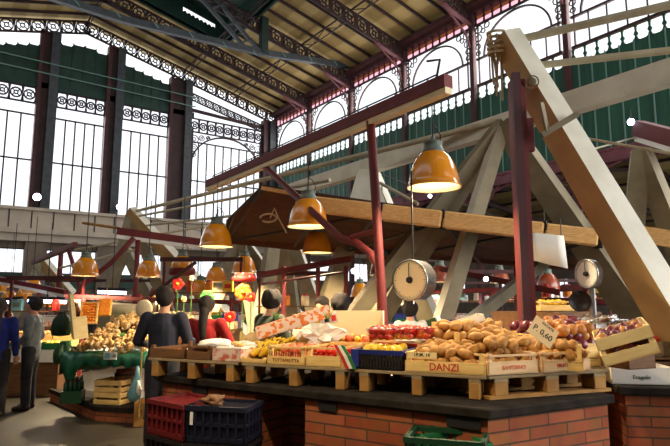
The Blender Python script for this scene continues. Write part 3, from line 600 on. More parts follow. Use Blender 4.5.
# ================================================================ CANOPY
cn = [at(262, 187, 7.4), at(600, 236, 6.3), at(604, 270, 9.0), at(226, 239, 10.2), at(226, 222, 9.2)]
t = thing('fabric_canopy', 'wide brown cloth canopy over the stalls, edged with tan reed matting', 'canopy', (cn[0].x, cn[0].y, cn[0].z))
ctr = sum(cn, V())/5+V((0, 0, .12)); mb = MB()
vs = cn+[ctr]; n = 5; mb.add(vs+[p+V((0, 0, .03)) for p in vs], [(i, 5, (i+1) % n) for i in range(n)]+[(6+i, 6+(i+1) % n, 11) for i in range(n)]+[(i, (i+1) % n, 6+(i+1) % n, 6+i) for i in range(n)])
mb.build('cloth_sheet', 'canvas', t, world=True)
def edge(a, b, k): return a.lerp(b, k)
fa, fb = at(296, 200, 7.25)-V((0, 0, .03)), at(598, 238, 6.3)
for i, (k0, k1) in enumerate(((0, .31), (.315, .52), (.525, .84), (.845, 1))):
    mb = MB(); mb.beam(fa.lerp(fb, k0), fa.lerp(fb, k1), .09, .215 if i < 3 else .2); mb.build('reed_border', 'reed', t, world=True, bevel=.02)
    q = fa.lerp(fb, k1); mb = MB(); mb.beam(q-V((0, 0, .12)), q+V((0, 0, .12)), .1, .015, up=(1, 0, 0)); mb.build('tie_cord', 'cord', t, world=True)
MB().beam(at(262, 188, 7.4), at(296, 194, 7.25), .05, .05).build('edge_pole', 'reed', t, world=True)
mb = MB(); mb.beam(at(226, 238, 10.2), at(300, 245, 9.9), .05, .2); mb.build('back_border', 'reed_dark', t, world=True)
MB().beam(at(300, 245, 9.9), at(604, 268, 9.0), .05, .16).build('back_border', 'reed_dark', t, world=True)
for a, b in ((cn[0], cn[3]), (fa.lerp(fb, .3), cn[3]), (fa.lerp(fb, .3), cn[3].lerp(cn[2], .35)), (fa.lerp(fb, .52), cn[3].lerp(cn[2], .35)), (fa.lerp(fb, .52), cn[3].lerp(cn[2], .7)), (fa.lerp(fb, .8), cn[3].lerp(cn[2], .5)), (fa.lerp(fb, .8), cn[2]), (fa.lerp(fb, .98), cn[3].lerp(cn[2], .8)), (fa.lerp(fb, .1), cn[3].lerp(cn[2], .2))):
    MB().tube([a-V((0, 0, .03)), b-V((0, 0, .05))], .022, 5).build('rib', 'cord', t, world=True)
mb = MB(); q = at(236, 206, 7.4); mb.tube([at(262, 191, 7.3), at(234, 214, 7.5), at(226, 236, 8)], .01, 4)
tag(mb.build('slack_cord', 'cord', origin=q), 'slack dark cord hanging off the left end of the canopy', 'cord')
mb = MB(); q = at(270, 218, 6.6)
mb.tube([q+_R*(-.1*cos(a)-.02)+V((0, 0, .05*sin(a))) for a in [i*pi/8 for i in range(15)]], .012, 5); mb.tube([q, q+_R*.05+V((0, 0, .12)), q+_R*.1, q+_R*.2-V((0, 0, .18))], .009, 5)
tag(mb.build('tied_string', 'rope', origin=q), 'loop of pale string knotted under the left side of the canopy', 'string')
bar('roof_beam', at(604, 228, 7), at(604, 228, 7)+(at(700, 244, 6.5)-at(604, 228, 7))*2.5, .1, .2, 'reed', 'tan matted edge of the next canopy at the right edge', 'canopy edge')
t = thing('hanging_sheet', 'white hanging sheet curling under the canopy right of the tall red post', 'sheet', at(547, 250, 5.55)); mb = MB()
q = [(-.17, .17), (-.09, .175), (0, .165), (.09, .15), (.165, .14)]; r_ = [(-.17, -.1), (-.09, -.12), (0, -.15), (.09, -.17), (.17, -.19)]
fr = [V((0, 0, 0))+_R*x+V((0, 0, z))-HF*.03*sin(x*9) for x, z in q]; bk = [_R*x+V((0, 0, z))-HF*(.03*sin(x*9)+.04) for x, z in r_]
vs = fr+bk; vs += [v+HF*.006 for v in vs]; m2 = 5
fs = [(i, i+1, 5+i+1, 5+i) for i in range(4)]+[(10+i, 15+i, 16+i, 11+i) for i in range(4)]+[(i, 10+i, 11+i, i+1) for i in range(4)]+[(5+i, 6+i, 16+i, 15+i) for i in range(4)]+[(0, 5, 15, 10), (4, 14, 19, 9)]
MB().add(vs, fs).build('paper', 'paper_w', t, smooth=True)
for s in (-.16, .15): MB().tube([_R*s+V((0, 0, .15)), _R*s+V((0, 0, .32))], .005, 4).build('string', 'cord', t)

# ================================================================ LAMPS
def make_lamp(label, low=0, shade='shade'):
    t = thing('pendant_lamp', label, 'lamp', (0, 0, 0), 0, None); R = .23
    out = [(R*1.04, 0), (R*1.05, .012), (R*.985, .02), (R*.96, .07), (R*.9, .14), (R*.80, .21), (R*.66, .27), (R*.5, .31), (R*.4, .325)]
    inn = [(R*1.03, .0), (R*.96, .01), (R*.93, .07), (R*.87, .14), (R*.77, .2), (R*.62, .26), (R*.3, .3), (0.001, .3)]
    sh = MB().lathe(out, n=28).build('shade', shade, t, smooth=True); MB().lathe(inn, n=24).build('reflector', 'shade_in', sh, smooth=True)
    MB().lathe([(R*.42, .315), (R*.43, .33), (R*.43, .345), (R*.38, .35), (R*.36, .40), (R*.4, .41), (R*.3, .425), (.02, .43), (.02, .47)], n=16, cap=True).build('socket_cap', 'cap_grey', t, smooth=True)
    sc_ = t.children[-1] if t.children else t
    MB().blob((0, 0, .12), .055, 2, sz=1.3).build('bulb', 'bulb', [c for c in t.children if c.name.startswith('socket')][0], smooth=True)
    MB().tube([(.09, 0, .42), (.1, 0, .5), (.05, 0, .56), (0, 0, .58)], .006, 5).tube([(0, 0, .46), (0, 0, .62)], .008, 5).build('hook', 'cord', t)
    return t
lamps = [(434, 188, 55, 'largest orange bell lamp, at right under the end of the red rail', None), (308, 227, 42, 'second largest orange bell lamp, in front of the left end of the reed border', None), (216, 247, 34, 'orange bell lamp at the far end of the long red rail', None),
 (317, 253, 31, 'shaded orange bell lamp right under the second largest lamp', None), (182, 273, 25, 'orange bell lamp with a dark red underside, left of centre', 'r'), (148, 277, 24, 'orange bell lamp below the short red rail, beside the red post', None), (85, 276, 27, 'leftmost of the medium orange bell lamps, against the grey wall', None),
 (216, 282, 22, 'small orange bell lamp below the one at the end of the long rail', None), (244, 273, 25, 'orange bell lamp directly above the red mushroom balloon', None), (285, 284, 21, 'small orange bell lamp above the head of the man in green', None), (200, 294, 20, 'small orange bell lamp just above the green decoration', None),
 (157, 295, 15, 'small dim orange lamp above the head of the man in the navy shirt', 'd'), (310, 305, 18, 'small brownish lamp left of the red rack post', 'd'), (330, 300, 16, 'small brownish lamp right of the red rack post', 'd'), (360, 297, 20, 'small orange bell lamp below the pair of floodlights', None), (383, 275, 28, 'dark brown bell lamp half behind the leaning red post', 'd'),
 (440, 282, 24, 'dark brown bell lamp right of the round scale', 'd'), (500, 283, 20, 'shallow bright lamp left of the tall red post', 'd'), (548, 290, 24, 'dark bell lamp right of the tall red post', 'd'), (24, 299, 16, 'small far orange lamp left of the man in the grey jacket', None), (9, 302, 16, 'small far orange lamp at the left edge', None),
 (46, 307, 12, 'tiny far orange lamp right of the man in the grey jacket', None), (60, 305, 12, 'tiny far orange lamp beside the orange nets', None), (140, 292, 14, 'small dim orange lamp left of the man in the navy shirt', 'd'), (32, 293, 20, 'orange lamp above the head of the man in the grey jacket', None), (4, 292, 14, 'small far orange lamp cut by the left edge', None), (268, 296, 16, 'small brown lamp right beside the head of the man in green', 'd'), (238, 290, 14, 'small lamp hidden behind the orange flower', 'd')]
l0 = make_lamp(lamps[0][3]); protos = {None: l0}
for i, (px, yb, w, lb, kd) in enumerate(lamps):
    D = .48*556/w; p = at(px, yb-.12*w*0, D)
    if i == 0: o = l0
    else:
        o = copy_tree(l0); o['label'] = lb
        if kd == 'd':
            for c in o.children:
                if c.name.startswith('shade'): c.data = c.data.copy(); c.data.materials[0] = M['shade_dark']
    o.location = p; o['group'] = 'orange pendant lamps over the stalls'
    if kd == 'r':
        bd = MB().lathe([(.245, -.02), (.25, .0), (.245, .07), (.235, .09)], n=24).lathe([(.0, -.06), (.15, -.055), (.22, -.04), (.245, -.02)], n=24).build('lower_band', 'plastic_red', o, smooth=True)
    top = 3.35 if i < 3 else max(2.7, p.z+.9) if D < 9 else 3.6
    if kd != 'x':
        cb = MB().tube([(0, 0, .6), (0, 0, top-p.z)], .006 if D < 9 else .01, 4).build('cable', 'cord', o)
    if D < 13 and kd != 'r':
        l = bpy.data.lights.new('lamp_light', 'SPOT'); l.energy = 190 if i < 3 else 240 if i in (5, 6) else 120 if i in (4, 7, 8, 10) else 70; l.color = (1, .78, .48); l.shadow_soft_size = .06; l.spot_size = radians(150); l.spot_blend = .6
        lo = bpy.data.objects.new('lamp_light', l); COL.objects.link(lo); lo.parent = o; lo.location = (0, 0, .055)
# unseen bell lamps added over the customers' side to brighten the crate fronts
for p, lb in (((1.25, 1.75, 3.2), 'added unseen bell lamp lighting the front of the DANZI crate'), ((.2, 3.6, 3.55), 'added unseen bell lamp lighting the crates at the left end of the stall')):
    o = copy_tree(l0); o['label'] = lb; o.location = p; MB().tube([(0, 0, .6), (0, 0, 1.4)], .006, 4).build('cable', 'cord', o)
    for c in o.children:
        if c.type == 'LIGHT': c.data = c.data.copy(); c.data.energy = 150

for i, wl in ((12, 'left of the rack post'), (13, 'right of the rack post'), (14, 'below the pair of floodlights'), (17, 'beside the tall red post'), (27, 'behind the orange flower')):
    o = [x for x in bpy.data.objects if x.get('label') == lamps[i][3]][0]; p = o.location; tz = p.z+(.9 if p.z+.9 > 2.7 else 2.7-p.z) if lamps[i][2] and .48*556/lamps[i][2] < 9 else 3.6-p.z
    tz = max(2.7, p.z+.9) if .48*556/lamps[i][2] < 9 else 3.6
    a = V((p.x, p.y, tz)); hd = min((A3, V((6.3, 11.2, 3.9)), A4, V((7.6, 3.6, 3.6))), key=lambda h: (h-a).length)
    tag(MB().tube([a, hd], .01, 4).build('lamp_wire', 'cord', origin=a), 'thin dark wire holding up the small lamp '+wl, 'wire')
# small floodlights
for px, py, D, r, lb in ((37, 197, 44, .22, 'bright floodlight on the left end pier'), (120, 207, 43, .22, 'bright floodlight on the second end pier'), (631, 122, 8, .05, 'bright floodlight on the end of the red rail at right'), (430, 196, 8.5, .03, 'small floodlight above the canopy behind the largest lamp'), (374, 195, 8, .035, 'small floodlight above the canopy at the leaning post'), (354, 271, 8, .04, 'left one of the pair of cold floodlights under the canopy'), (364, 270.5, 8, .04, 'right one of the pair of cold floodlights under the canopy'), (486, 279, 9.5, .04, 'small cold floodlight left of the tall red post, under the canopy'), (531, 274, 9.5, .04, 'small cold floodlight just right of the tall red post'), (461, 279, 10, .03, 'tiny cold floodlight between the trestle legs')):
    p = ony(px, py, YE-.75) if D > 40 else at(px, py, D); t = thing('floodlight', lb, 'floodlight', p)
    MB().lathe([(r*.3, -r*.9), (r*1.1, -r*.2), (r*1.15, 0)], (0, 0, 0), 12, axis=(EYE-p).normalized()).build('housing', 'iron_dark', t)
    MB().lathe([(.001, .0), (r*.7, 0), (r, -.01)], (0, 0, 0), 12, axis=(EYE-p).normalized()).build('lens', 'flood', t)
    (MB().tube([(0, 0, 0), (0, .9, .1)], r*.2, 4) if D > 40 else MB().tube([(0, 0, r), (0, 0, r*4)], r*.15, 4)).build('bracket', 'iron_dark', t)
# fluorescent tubes over the far left stalls
for a, b, D, lb in (((28, 301), (66, 302), 12, 'cold fluorescent tube behind the man in the grey jacket'), ((0, 303), (22, 301), 12, 'cold fluorescent tube at the left edge'), ((98, 292), (126, 293), 12, 'pale fluorescent tube behind the orange net bags')):
    t = thing('tube_lamp', lb, 'lamp', at(a[0], a[1], D)); MB().tube([at(*a, D), at(*b, D)], .035, 8).build('tube', 'tube_light', t, world=True); MB().beam(at(*a, D)+V((0, 0, .07)), at(*b, D)+V((0, 0, .07)), .09, .06).build('housing', 'plastic_navy', t, world=True)
    p = at((a[0]+b[0])/2, (a[1]+b[1])/2, D); MB().tube([p+V((0, 0, .1)), p+V((0, 0, 1.7))], .01, 4).build('suspension_wire', 'cord', t, world=True)
# ================================================================ THE NEAR STALL: brick counter, slab, pallets
C0 = onz(489, 409, 1.0); aD = (onz(262, 385, 1.0)-C0).normalized(); bD = (onz(613, 394, 1.0)-C0).normalized()
CL = C0+aD*2.75; CR = C0+bD*1.08
nA = V((-aD.y, aD.x, 0)); nA = nA if nA.x > 0 else -nA; nB = V((-bD.y, bD.x, 0)); nB = nB if nB.y > 0 else -nB
def meet(o, da, wb): # point of the line o + s*da that lies wb behind the right face
    return o+da*((wb-(o-C0).dot(nB))/da.dot(nB))
def ring_poly(ins, wd):
    o = C0+(aD+bD)*0; A = C0+nA*ins; Bp = C0+nB*ins
    c_out = meet(A, aD, ins); c_in = meet(C0+nA*wd, aD, wd)
    return [CL+nA*ins-aD*ins, c_out, CR+nB*ins-bD*ins, CR+nB*wd-bD*ins, c_in, CL+nA*wd-aD*ins]
sl = ring_poly(0, 1.0)
t = thing('brick_counter', 'long red brick counter with a dark stone slab top, carrying the pallets of fruit', 'counter', (C0.x, C0.y, 0))
rp = ring_poly(.035, .96)
def cut(k, w): return C0+aD*k+nA*w
brick_poly('brick_base', [cut(1.28, .035)]+rp[1:5]+[cut(1.28, .96)], 0, .94, t)
brick_poly('brick_base', [rp[0], cut(1.72, .035), cut(1.72, .96), rp[5]], 0, .94, t)
brick_poly('recess_wall', [cut(1.72, .45), cut(1.28, .45), cut(1.28, .55), cut(1.72, .55)], 0, .94, t)
MB().prism([(p.x, p.y) for p in sl], (0, 0, .94), (1, 0, 0), (0, 1, 0), (0, 0, .055)).build('slab_top', 'slab', t, world=True, bevel=.008)
for k, w_ in ((.06, .2), (1.02, .14), (2.2, .16)):
    p = C0+aD*k+nA*.03-V((0, 0, 1)); MB().beam(p+V((0, 0, .9)), p+aD*w_+V((0, 0, .9)), .02, .05).build('vent_slot', 'cord', t, world=True)
# second counter at the right edge
R0 = onz(618, 386, 1.0); r1 = (onz(700, 388, 1.0)-R0).normalized(); rn = V((-r1.y, r1.x, 0)); rn = rn if rn.y > 0 else -rn
t = thing('brick_counter', 'second red brick counter with a dark slab, cut by the right edge', 'counter', (R0.x, R0.y, 0))
pl = [R0, R0+r1*1.7, R0+r1*1.7+rn*.95, R0+rn*.95]; pi_ = [R0+(r1+rn)*.06, R0+r1*1.66+rn*.06, R0+r1*1.66+rn*.9, R0+r1*.06+rn*.9]
brick_poly('brick_base', pi_, 0, .94, t)
MB().prism([(p.x, p.y) for p in pl], (0, 0, .94), (1, 0, 0), (0, 1, 0), (0, 0, .055)).build('slab_top', 'slab', t, world=True, bevel=.008)
ZP = .998
P0 = onz(489, 376, 1.144); PL = onz(147, 357, 1.144); pD = (P0-PL).normalized(); RF = atan2(pD.y, pD.x); pN = V((-pD.y, pD.x, 0))
PR = onz(613, 369, 1.144); qD = (PR-P0).normalized(); RB = atan2(qD.y, qD.x); qN = V((-qD.y, qD.x, 0))
def pallet(loc, rz, L, Wd, label, top='wood_grey', low=True, bw=.1):
    t = thing('wooden_pallet', label, 'pallet', (loc[0], loc[1], ZP), rz, 'wooden pallets on the brick counter')
    for j in range(6):
        y = (Wd-.1)*j/5; MB().box((0, y, .122), (L, y+.1, .144)).build('deck_board', top, t, bevel=.003)
    for i in range(3):
        x = (L-bw)*i/2+(.04, 0, -.04)[i]; MB().box((x, 0, .1), (x+bw, Wd, .122)).build('stringer_board', 'wood_grey', t)
        for j in range(3):
            y = (Wd-.12)*j/2; MB().box((x, y, .02 if low else 0), (x+bw, y+.12, .1)).build('block', 'wood_block', t, bevel=.004)
    for j in range(3 if low else 0): y = (Wd-.12)*j/2; MB().box((0, y, 0), (L, y+.1, .02)).build('bottom_board', 'wood_block', t)
    return t
Ltot = (P0-PL).length; n = 3; Lp = Ltot/n
for i, lb in enumerate(('left wooden pallet, under the brown trays', 'middle wooden pallet, under the bananas and peaches', 'wooden pallet under the blue crate and the crate marked DANZI')):
    q = PL+pD*(Lp*i+.01)+pN*.0; pallet((q.x, q.y), RF, Lp-.03, .8, lb, low=False, bw=.065)
q = P0+qD*.015+qN*.02; pallet((q.x, q.y), RB, (PR-P0).length-.02, .62, 'right wooden pallet, turned towards the brick end face of the counter')
ZT = 1.145

# ---------------------------------------------------------------- containers
def crate(loc, rz, L, Wd, H, label, m='wood', fh=.6, text=None, tm='red_text', ts=.05, group=None, slats=1, back=True, name='wooden_crate', rx=0, top_rail=True):
    t = thing(name, label, 'crate', loc, rz, group); th = .008
    if rx: t.rotation_euler = (0, rx, rz)
    MB().box((0, 0, 0), (L, Wd, th)).build('bottom', m, t)
    hs = H*fh if slats == 1 else H*.4
    def side(a, b, nm):
        MB().box((min(a[0], b[0]), min(a[1], b[1]), 0), (max(a[0], b[0]), max(a[1], b[1]), hs)).build(nm, m, t, bevel=.001)
        if top_rail: MB().box((min(a[0], b[0]), min(a[1], b[1]), H-(.014 if slats == 1 else H*.42)), (max(a[0], b[0]), max(a[1], b[1]), H)).build(nm, m, t, bevel=.001)
    side((0, 0), (L, th), 'front_board'); side((0, Wd-th), (L, Wd), 'back_board'); side((0, 0), (th, Wd), 'side_board'); side((L-th, 0), (L, Wd), 'side_board')
    for x in (th, L-th-.028):
        for y in (th, Wd-th-.028): MB().box((x, y, 0), (x+.028, y+.028, H+.006)).build('corner_post', m, t)
    if text: lettering(text, t, (L/2, -.001, hs/2), (pi/2, 0, 0), ts, tm)
    return t
def box_open(loc, rz, L, Wd, H, label, m, name='cardboard_box', rot=None, flare=0, cat='box'):
    t = thing(name, label, cat, loc, rz); th = .006
    if rot: t.rotation_euler = rot
    MB().box((0, 0, 0), (L, Wd, th)).build('base', m, t); MB().box((0, 0, 0), (L, th, H)).build('front_panel', m, t); MB().box((0, Wd-th, 0), (L, Wd, H)).build('back_panel', m, t)
    MB().box((0, 0, 0), (th, Wd, H)).build('side_panel', m, t); MB().box((L-th, 0, 0), (L, Wd, H)).build('side_panel', m, t); return t
def ribbed(loc, rz, L, Wd, H, label, m, name='plastic_crate', n=9, rim=None, cat='crate'):
    t = thing(name, label, cat, loc, rz); mb = MB(); th = .012
    MB().box((0, 0, 0), (L, Wd, th)).build('base', m, t); mr = rim or m
    for nm, ax in (('front_grille', 0), ('back_grille', 1), ('side_grille', 2), ('side_grille', 3)):
        mb = MB(); LL = L if ax < 2 else Wd; k = n if ax < 2 else max(3, int(n*Wd/L))
        def bx(u0, u1, z0, z1):
            if ax == 0: mb.box((u0, 0, z0), (u1, th, z1))
            elif ax == 1: mb.box((u0, Wd-th, z0), (u1, Wd, z1))
            elif ax == 2: mb.box((0, u0, z0), (th, u1, z1))
            else: mb.box((L-th, u0, z0), (L, u1, z1))
        bx(0, LL, 0, H*.16); bx(0, LL, H*.46, H*.54)
        for i in range(k+1): u = (LL-.014)*i/k; bx(u, u+.014, 0, H)
        mb.build(nm, m, t)
    mb = MB(); r = .02; mb.box((-.006, -.006, H-.03), (L+.006, r, H)).box((-.006, Wd-r, H-.03), (L+.006, Wd+.006, H)).box((-.006, 0, H-.03), (r, Wd, H)).box((L-r, 0, H-.03), (L+.006, Wd, H)); mb.build('rim', mr, t)
    return t
# ---------------------------------------------------------------- produce prototypes (data shared by every copy)
def lump(name, m, r, sx, sy, sz, rough, seed, n=2):
    return MB().blob((0, 0, 0), r, n, sx, sy, sz, rough, seed).build(name, m, smooth=True)
PROTO = {}
def proto(key, fn):
    os_ = fn(); os_ = os_ if isinstance(os_, list) else [os_]
    PROTO[key] = [o.data for o in os_]; [bpy.data.objects.remove(o) for o in os_]
proto('potato', lambda: [lump('potato', 'potato', .036, 1.45, 1, .85, .35, s) for s in (1, 5, 9, 14)])
def onion_mesh(m):
    return MB().lathe([(.001, -.036), (.012, -.036), (.026, -.028), (.036, -.01), (.037, .006), (.029, .022), (.014, .033), (.006, .038), (.004, .043)], n=14, cap=True).build('onion', m, smooth=True)
proto('onion', lambda: [onion_mesh('onion')]); proto('red_onion', lambda: [onion_mesh('red_onion')])
proto('tomato', lambda: [lump('tomato', 'tomato', .030, 1, 1, .88, .1, 3)]); proto('cherry', lambda: [lump('t', 'tomato', .017, 1, 1, .95, .08, 3)])
proto('lemon', lambda: [MB().lathe([(.001, -.042), (.008, -.038), (.02, -.028), (.028, 0), (.02, .028), (.008, .038), (.001, .042)], n=12, axis=(1, 0, .1)).build('l', 'lemon', smooth=True)])
proto('peach', lambda: [lump('p', 'peach', .034, 1, 1, .93, .12, 2)]); proto('apple', lambda: [MB().lathe([(.001, -.03), (.014, -.033), (.03, -.018), (.034, .004), (.028, .024), (.014, .032), (.004, .026), (.001, .024)], n=14).build('a', 'apple', smooth=True)])
proto('orange', lambda: [lump('o', 'orange', .036, 1, 1, 1, .05, 2)])
proto('gold', lambda: [lump('g', 'onion', .036, 1, 1, .9, .1, 2)]); proto('green', lambda: [lump('g', 'leaf', .035, 1, 1, .8, .4, 2)])
def ban(s):
    mb = MB(); pts = [(.09*cos(a), .09*sin(a)-.09, 0) for a in [radians(20+i*17.5) for i in range(9)]]
    mb.tube(pts, [.006, .012, .016, .018, .018, .018, .016, .011, .005], 6); mb.cur = 1; mb.tube([pts[-1], (V(pts[-1])+V((-.012, -.016, 0)))], .005, 5); return mb.build('b', ['banana', 'banana_tip'], smooth=True)
proto('banana', lambda: [ban(0)])
proto('bag', lambda: [lump('bag', m, .07, 1, .7, 1.15, .5, s) for m, s in (('dried', 2), ('dried_b', 7), ('dried', 12), ('dried_b', 17))])
proto('mush', lambda: [lump('m', 'dried', .03, 1.2, 1, .7, .7, s) for s in (1, 4, 8)])
proto('carrot', lambda: [lump('c', 'net_orange', .03, 1.4, 1, .7, .3, 1)])
ITEM = {'potato': ('potato', 'potato'), 'onion': ('onion', 'onion'), 'red_onion': ('red_onion', 'onion'), 'tomato': ('tomato', 'tomato'), 'cherry': ('cherry_tomato', 'tomato'), 'lemon': ('lemon', 'lemon'), 'peach': ('peach', 'peach'), 'apple': ('apple', 'apple'), 'orange': ('orange', 'orange'), 'gold': ('golden_onion', 'onion'), 'green': ('lettuce_head', 'lettuce'), 'banana': ('banana', 'banana'), 'bag': ('dried_goods_bag', 'bag'), 'mush': ('dried_mushroom', 'mushroom'), 'carrot': ('dried_apricot', 'fruit')}
def put(key, p, label, group, sc=1, rot=None):
    nm, cat = ITEM[key]; o = bpy.data.objects.new(nm, random.choice(PROTO[key])); COL.objects.link(o); o.location = p
    o.rotation_euler = rot or (random.uniform(-.6, .6), random.uniform(-.6, .6), random.uniform(0, 6.28)); s = sc*random.uniform(.88, 1.12); o.scale = (s, s, s)
    return tag(o, label, cat, group)
def fill(root, L, Wd, z0, d, key, label, group, layers=1, mound=0, inset=.03, sc=1, keep=1, mixed=None, zf=None):
    """packs copies in a crate (root's own frame), hexagonal layers with jitter"""
    Mx = Matrix.Translation(root.location) @ root.rotation_euler.to_matrix().to_4x4() if root is not None else Matrix()
    for l in range(layers):
        y = inset+d/2+(d*.25 if l % 2 else 0); row = 0; shr = l*mound
        while y < Wd-inset-d*.4:
            x = inset+d/2+(d/2 if (row+l) % 2 else 0)
            while x < L-inset-d*.4:
                if shr < x < L-shr and shr < y < Wd-shr and random.random() < keep:
                    z = z0+d*.42+l*d*.72+random.uniform(-.1, .1)*d+(zf(x, y) if zf else 0)
                    k = key; lb = label; g = group
                    if mixed and random.random() < mixed[0]: k, lb, g = mixed[1:]
                    put(k, Mx @ V((x+random.uniform(-.1, .1)*d, y+random.uniform(-.1, .1)*d, z)), lb, g, sc)
                x += d
            y += d*.88; row += 1
def srow(px, y=0): # distance along the left pallets' front edge of the sight line through pixel column px
    d = ray(px, 365); d.z = 0; n = V((-d.y, d.x, 0)); return (EYE-PL).dot(n)/pD.dot(n)
def onrow(s, off, z): q = PL+pD*s+pN*off; return V((q.x, q.y, z))
def qrow(px):
    d = ray(px, 365); d.z = 0; n = V((-d.y, d.x, 0)); return (EYE-P0).dot(n)/qD.dot(n)
def onq(s, off, z): q = P0+qD*s+qN*off; return V((q.x, q.y, z))

# front row along the left pallets
def span(p0, p1): a, b = srow(p0), srow(p1); return a, b-a
a, L = span(149, 184); t = crate(onrow(a, .0, ZT), RF, L, .5, .09, 'low brown wooden tray at the left end of the stall, before the navy shirt', 'wood_brown', .8, top_rail=False); fill(t, L, .5, .0, .06, 'orange', 'small fruit lying in the low brown tray at the left end', 'fruit in the left brown tray', 1, sc=.7)
a, L = span(186, 210); t = crate(onrow(a, .0, ZT), RF, L, .45, .10, 'brown wooden crate below the red top, second from the left end of the stall', 'wood_brown', .6, top_rail=True)
MB().blob((L/2, .2, .11), .12, 3, 1, 1.3, .3, .3, 4).build('paper_liner', 'paper_w', t, smooth=True)
a, L = span(212, 240); t = box_open(onrow(a, .0, ZT), RF, L, .42, .085, 'printed pink and white cardboard box of wrapped trays, left of the bananas', 'card_print')
for i in range(3):
    for j in range(2):
        q = Matrix.Translation(t.location) @ t.rotation_euler.to_matrix().to_4x4() @ V((L*(.5*j+.25), .08+.13*i, .095)); tr = thing('wrapped_tray', 'white film-wrapped tray of pale produce in the printed pink box', 'tray', q, RF+random.uniform(-.3, .3), 'wrapped trays in the pink box')
        MB().box((-.06, -.05, -.012), (.06, .05, .008)).build('foam_tray', 'paper_w', tr, bevel=.006); MB().blob((0, 0, .018), .045, 2, 1.1, .8, .4, .3, i).build('contents', 'dried_b' if (i+j) % 2 else 'paper_w', tr, smooth=True)
q = onrow(srow(222), .5, ZT+.02); t = thing('paper_bag', 'tan paper bag lying behind the printed pink and white box', 'bag', q, RF); MB().blob((0, 0, .09), .1, 3, 1.3, .8, .8, .5, 8).build('sack', 'paper_tan', t, smooth=True); MB().blob((.05, -.02, .15), .04, 2, 1, 1, .8, .5, 3).build('opening', 'wood_brown', t, smooth=True)
# bananas
a, L = span(240, 266); t = crate(onrow(a, .0, ZT), RF, L, .45, .03, 'very low wooden tray beneath the bananas', 'wood', .9, top_rail=False, name='wooden_tray')
for i, (fx, fy, fz, rz) in enumerate(((.25, .06, .05, 1.2), (.6, .05, .05, 1.0), (.35, .14, .09, 1.3), (.75, .16, .07, .9), (.3, .25, .11, 1.1), (.7, .3, .11, 1.4))):
    q = Matrix.Translation(t.location) @ t.rotation_euler.to_matrix().to_4x4() @ V((L*fx, fy+.1, fz))
    b = thing('banana_bunch', ['yellow banana bunch at the lower left of the bananas', 'yellow banana bunch beside the peach crate, at its foot', 'middle banana bunch with fingers pointing to the left', 'banana bunch leaning on the left side of the peach crate', 'banana bunch at the upper left of the heap, by the wrapped trays', 'topmost banana bunch, mottled with dark tips'][i], 'bananas', q, RF+rz-1.2, 'banana bunches on the stall')
    for k in range(5):
        o = bpy.data.objects.new('banana', PROTO['banana'][0]); COL.objects.link(o); o.parent = b; o.location = (.012*k-.02, .018*(k-2), .012*(2-abs(k-2))); o.rotation_euler = (radians(-60+k*24), .1, -.2+.1*k+pi*.9)
a, L = span(267, 305); t = crate(onrow(a, .0, ZT), RF, L, .4, .125, 'slim-barred wooden crate of peaches with brown print, right of the bananas', 'wood', .45, text='TUTTAFRUTTA', tm='brown_text', ts=.032); L1 = L
mb = MB(); 
for k in range(14): mb.box((.02+k*(L-.04)/14, -.003, .058), (.02+k*(L-.04)/14+.006, 0, .09))
mb.build('slat', 'wood_brown', t)
fill(t, L, .4, .02, .068, 'peach', 'peach in the slim-barred crate right of the bananas', 'peaches in the printed crate', 2, .01, keep=.97)
q = onrow(a+.12, .45, ZT+.1)
a, L = span(306, 341); t = crate(onrow(a, .0, ZT), RF, L, .4, .13, 'plain pale wooden crate of red fruit with a striped ribbon on its right corner', 'wood', .55)
fill(t, L, .4, .05, .042, 'cherry', 'small red fruit in the plain crate beside the striped ribbon', 'red fruit in the plain crate', 2, .0, sc=1.15)
rb = onrow(a+L+.0, -.012, ZT)
t2 = thing('tricolour_ribbon', 'red, white and green ribbon draped over the crate corner left of the lemons', 'ribbon', rb, RF)
for k, m in enumerate(('flag_red', 'paper_w', 'flag_green')):
    x0 = -.05+k*.026; MB().add([(x0, 0, .15), (x0+.026, 0, .15), (x0+.075, -.006, .08), (x0+.05, -.006, .08), (x0+.09, 0, -.005), (x0+.115, 0, -.0), (x0, .004, .15), (x0+.026, .004, .15), (x0+.075, -.002, .08), (x0+.05, -.002, .08), (x0+.09, .004, -.005), (x0+.115, .004, 0)], [(0, 3, 2, 1), (3, 4, 5, 2), (6, 7, 8, 9), (9, 8, 11, 10), (0, 6, 9, 3), (3, 9, 10, 4), (1, 2, 8, 7), (2, 5, 11, 8), (0, 1, 7, 6), (4, 10, 11, 5)]).build('stripe', m, t2)
a, L = span(352, 403); t = ribbed(onrow(a, .0, ZT), RF, L, .34, .125, 'dark blue plastic crate with black bars, holding lemons', 'plastic_black', n=16, rim='plastic_blue', name='lemon_crate')
fill(t, L, .34, .055, .058, 'lemon', 'lemon lying in the blue and black barred crate', 'lemons in the blue crate', 2, .0)
q = Matrix.Translation(t.location) @ t.rotation_euler.to_matrix().to_4x4()
MB().box((-.004, -.01, .012), (.05, .0, .125)).box((0, -.006, .095), (L, -.001, .125)).build('blue_corner', 'plastic_blue', t)
a, L = span(405, 486); t = crate(onrow(a, .0, ZT), RF, L-.005, .42, .12, 'wooden crate of potatoes with DANZI printed in red on its front board', 'wood', .58, text='DANZI', ts=.062, top_rail=False); tD = t; LD = L
MB().box((.02, -.004, .085), (.21, .0, .125)).build('paper_label', 'wood_pale', t); lettering('I.P.M. 14', t, (.115, -.005, .108), (pi/2, 0, 0), .03, 'black_text')
mb_top = MB().box((0, .0, .113), (.03, .42, .12)).build('side_rail', 'wood', t)
fill(t, L, .42, .01, .085, 'potato', 'brown potato heaped in the crate marked DANZI', 'potatoes in the crate marked DANZI', 2, .0, sc=1.12, zf=lambda x, y: y*.13)
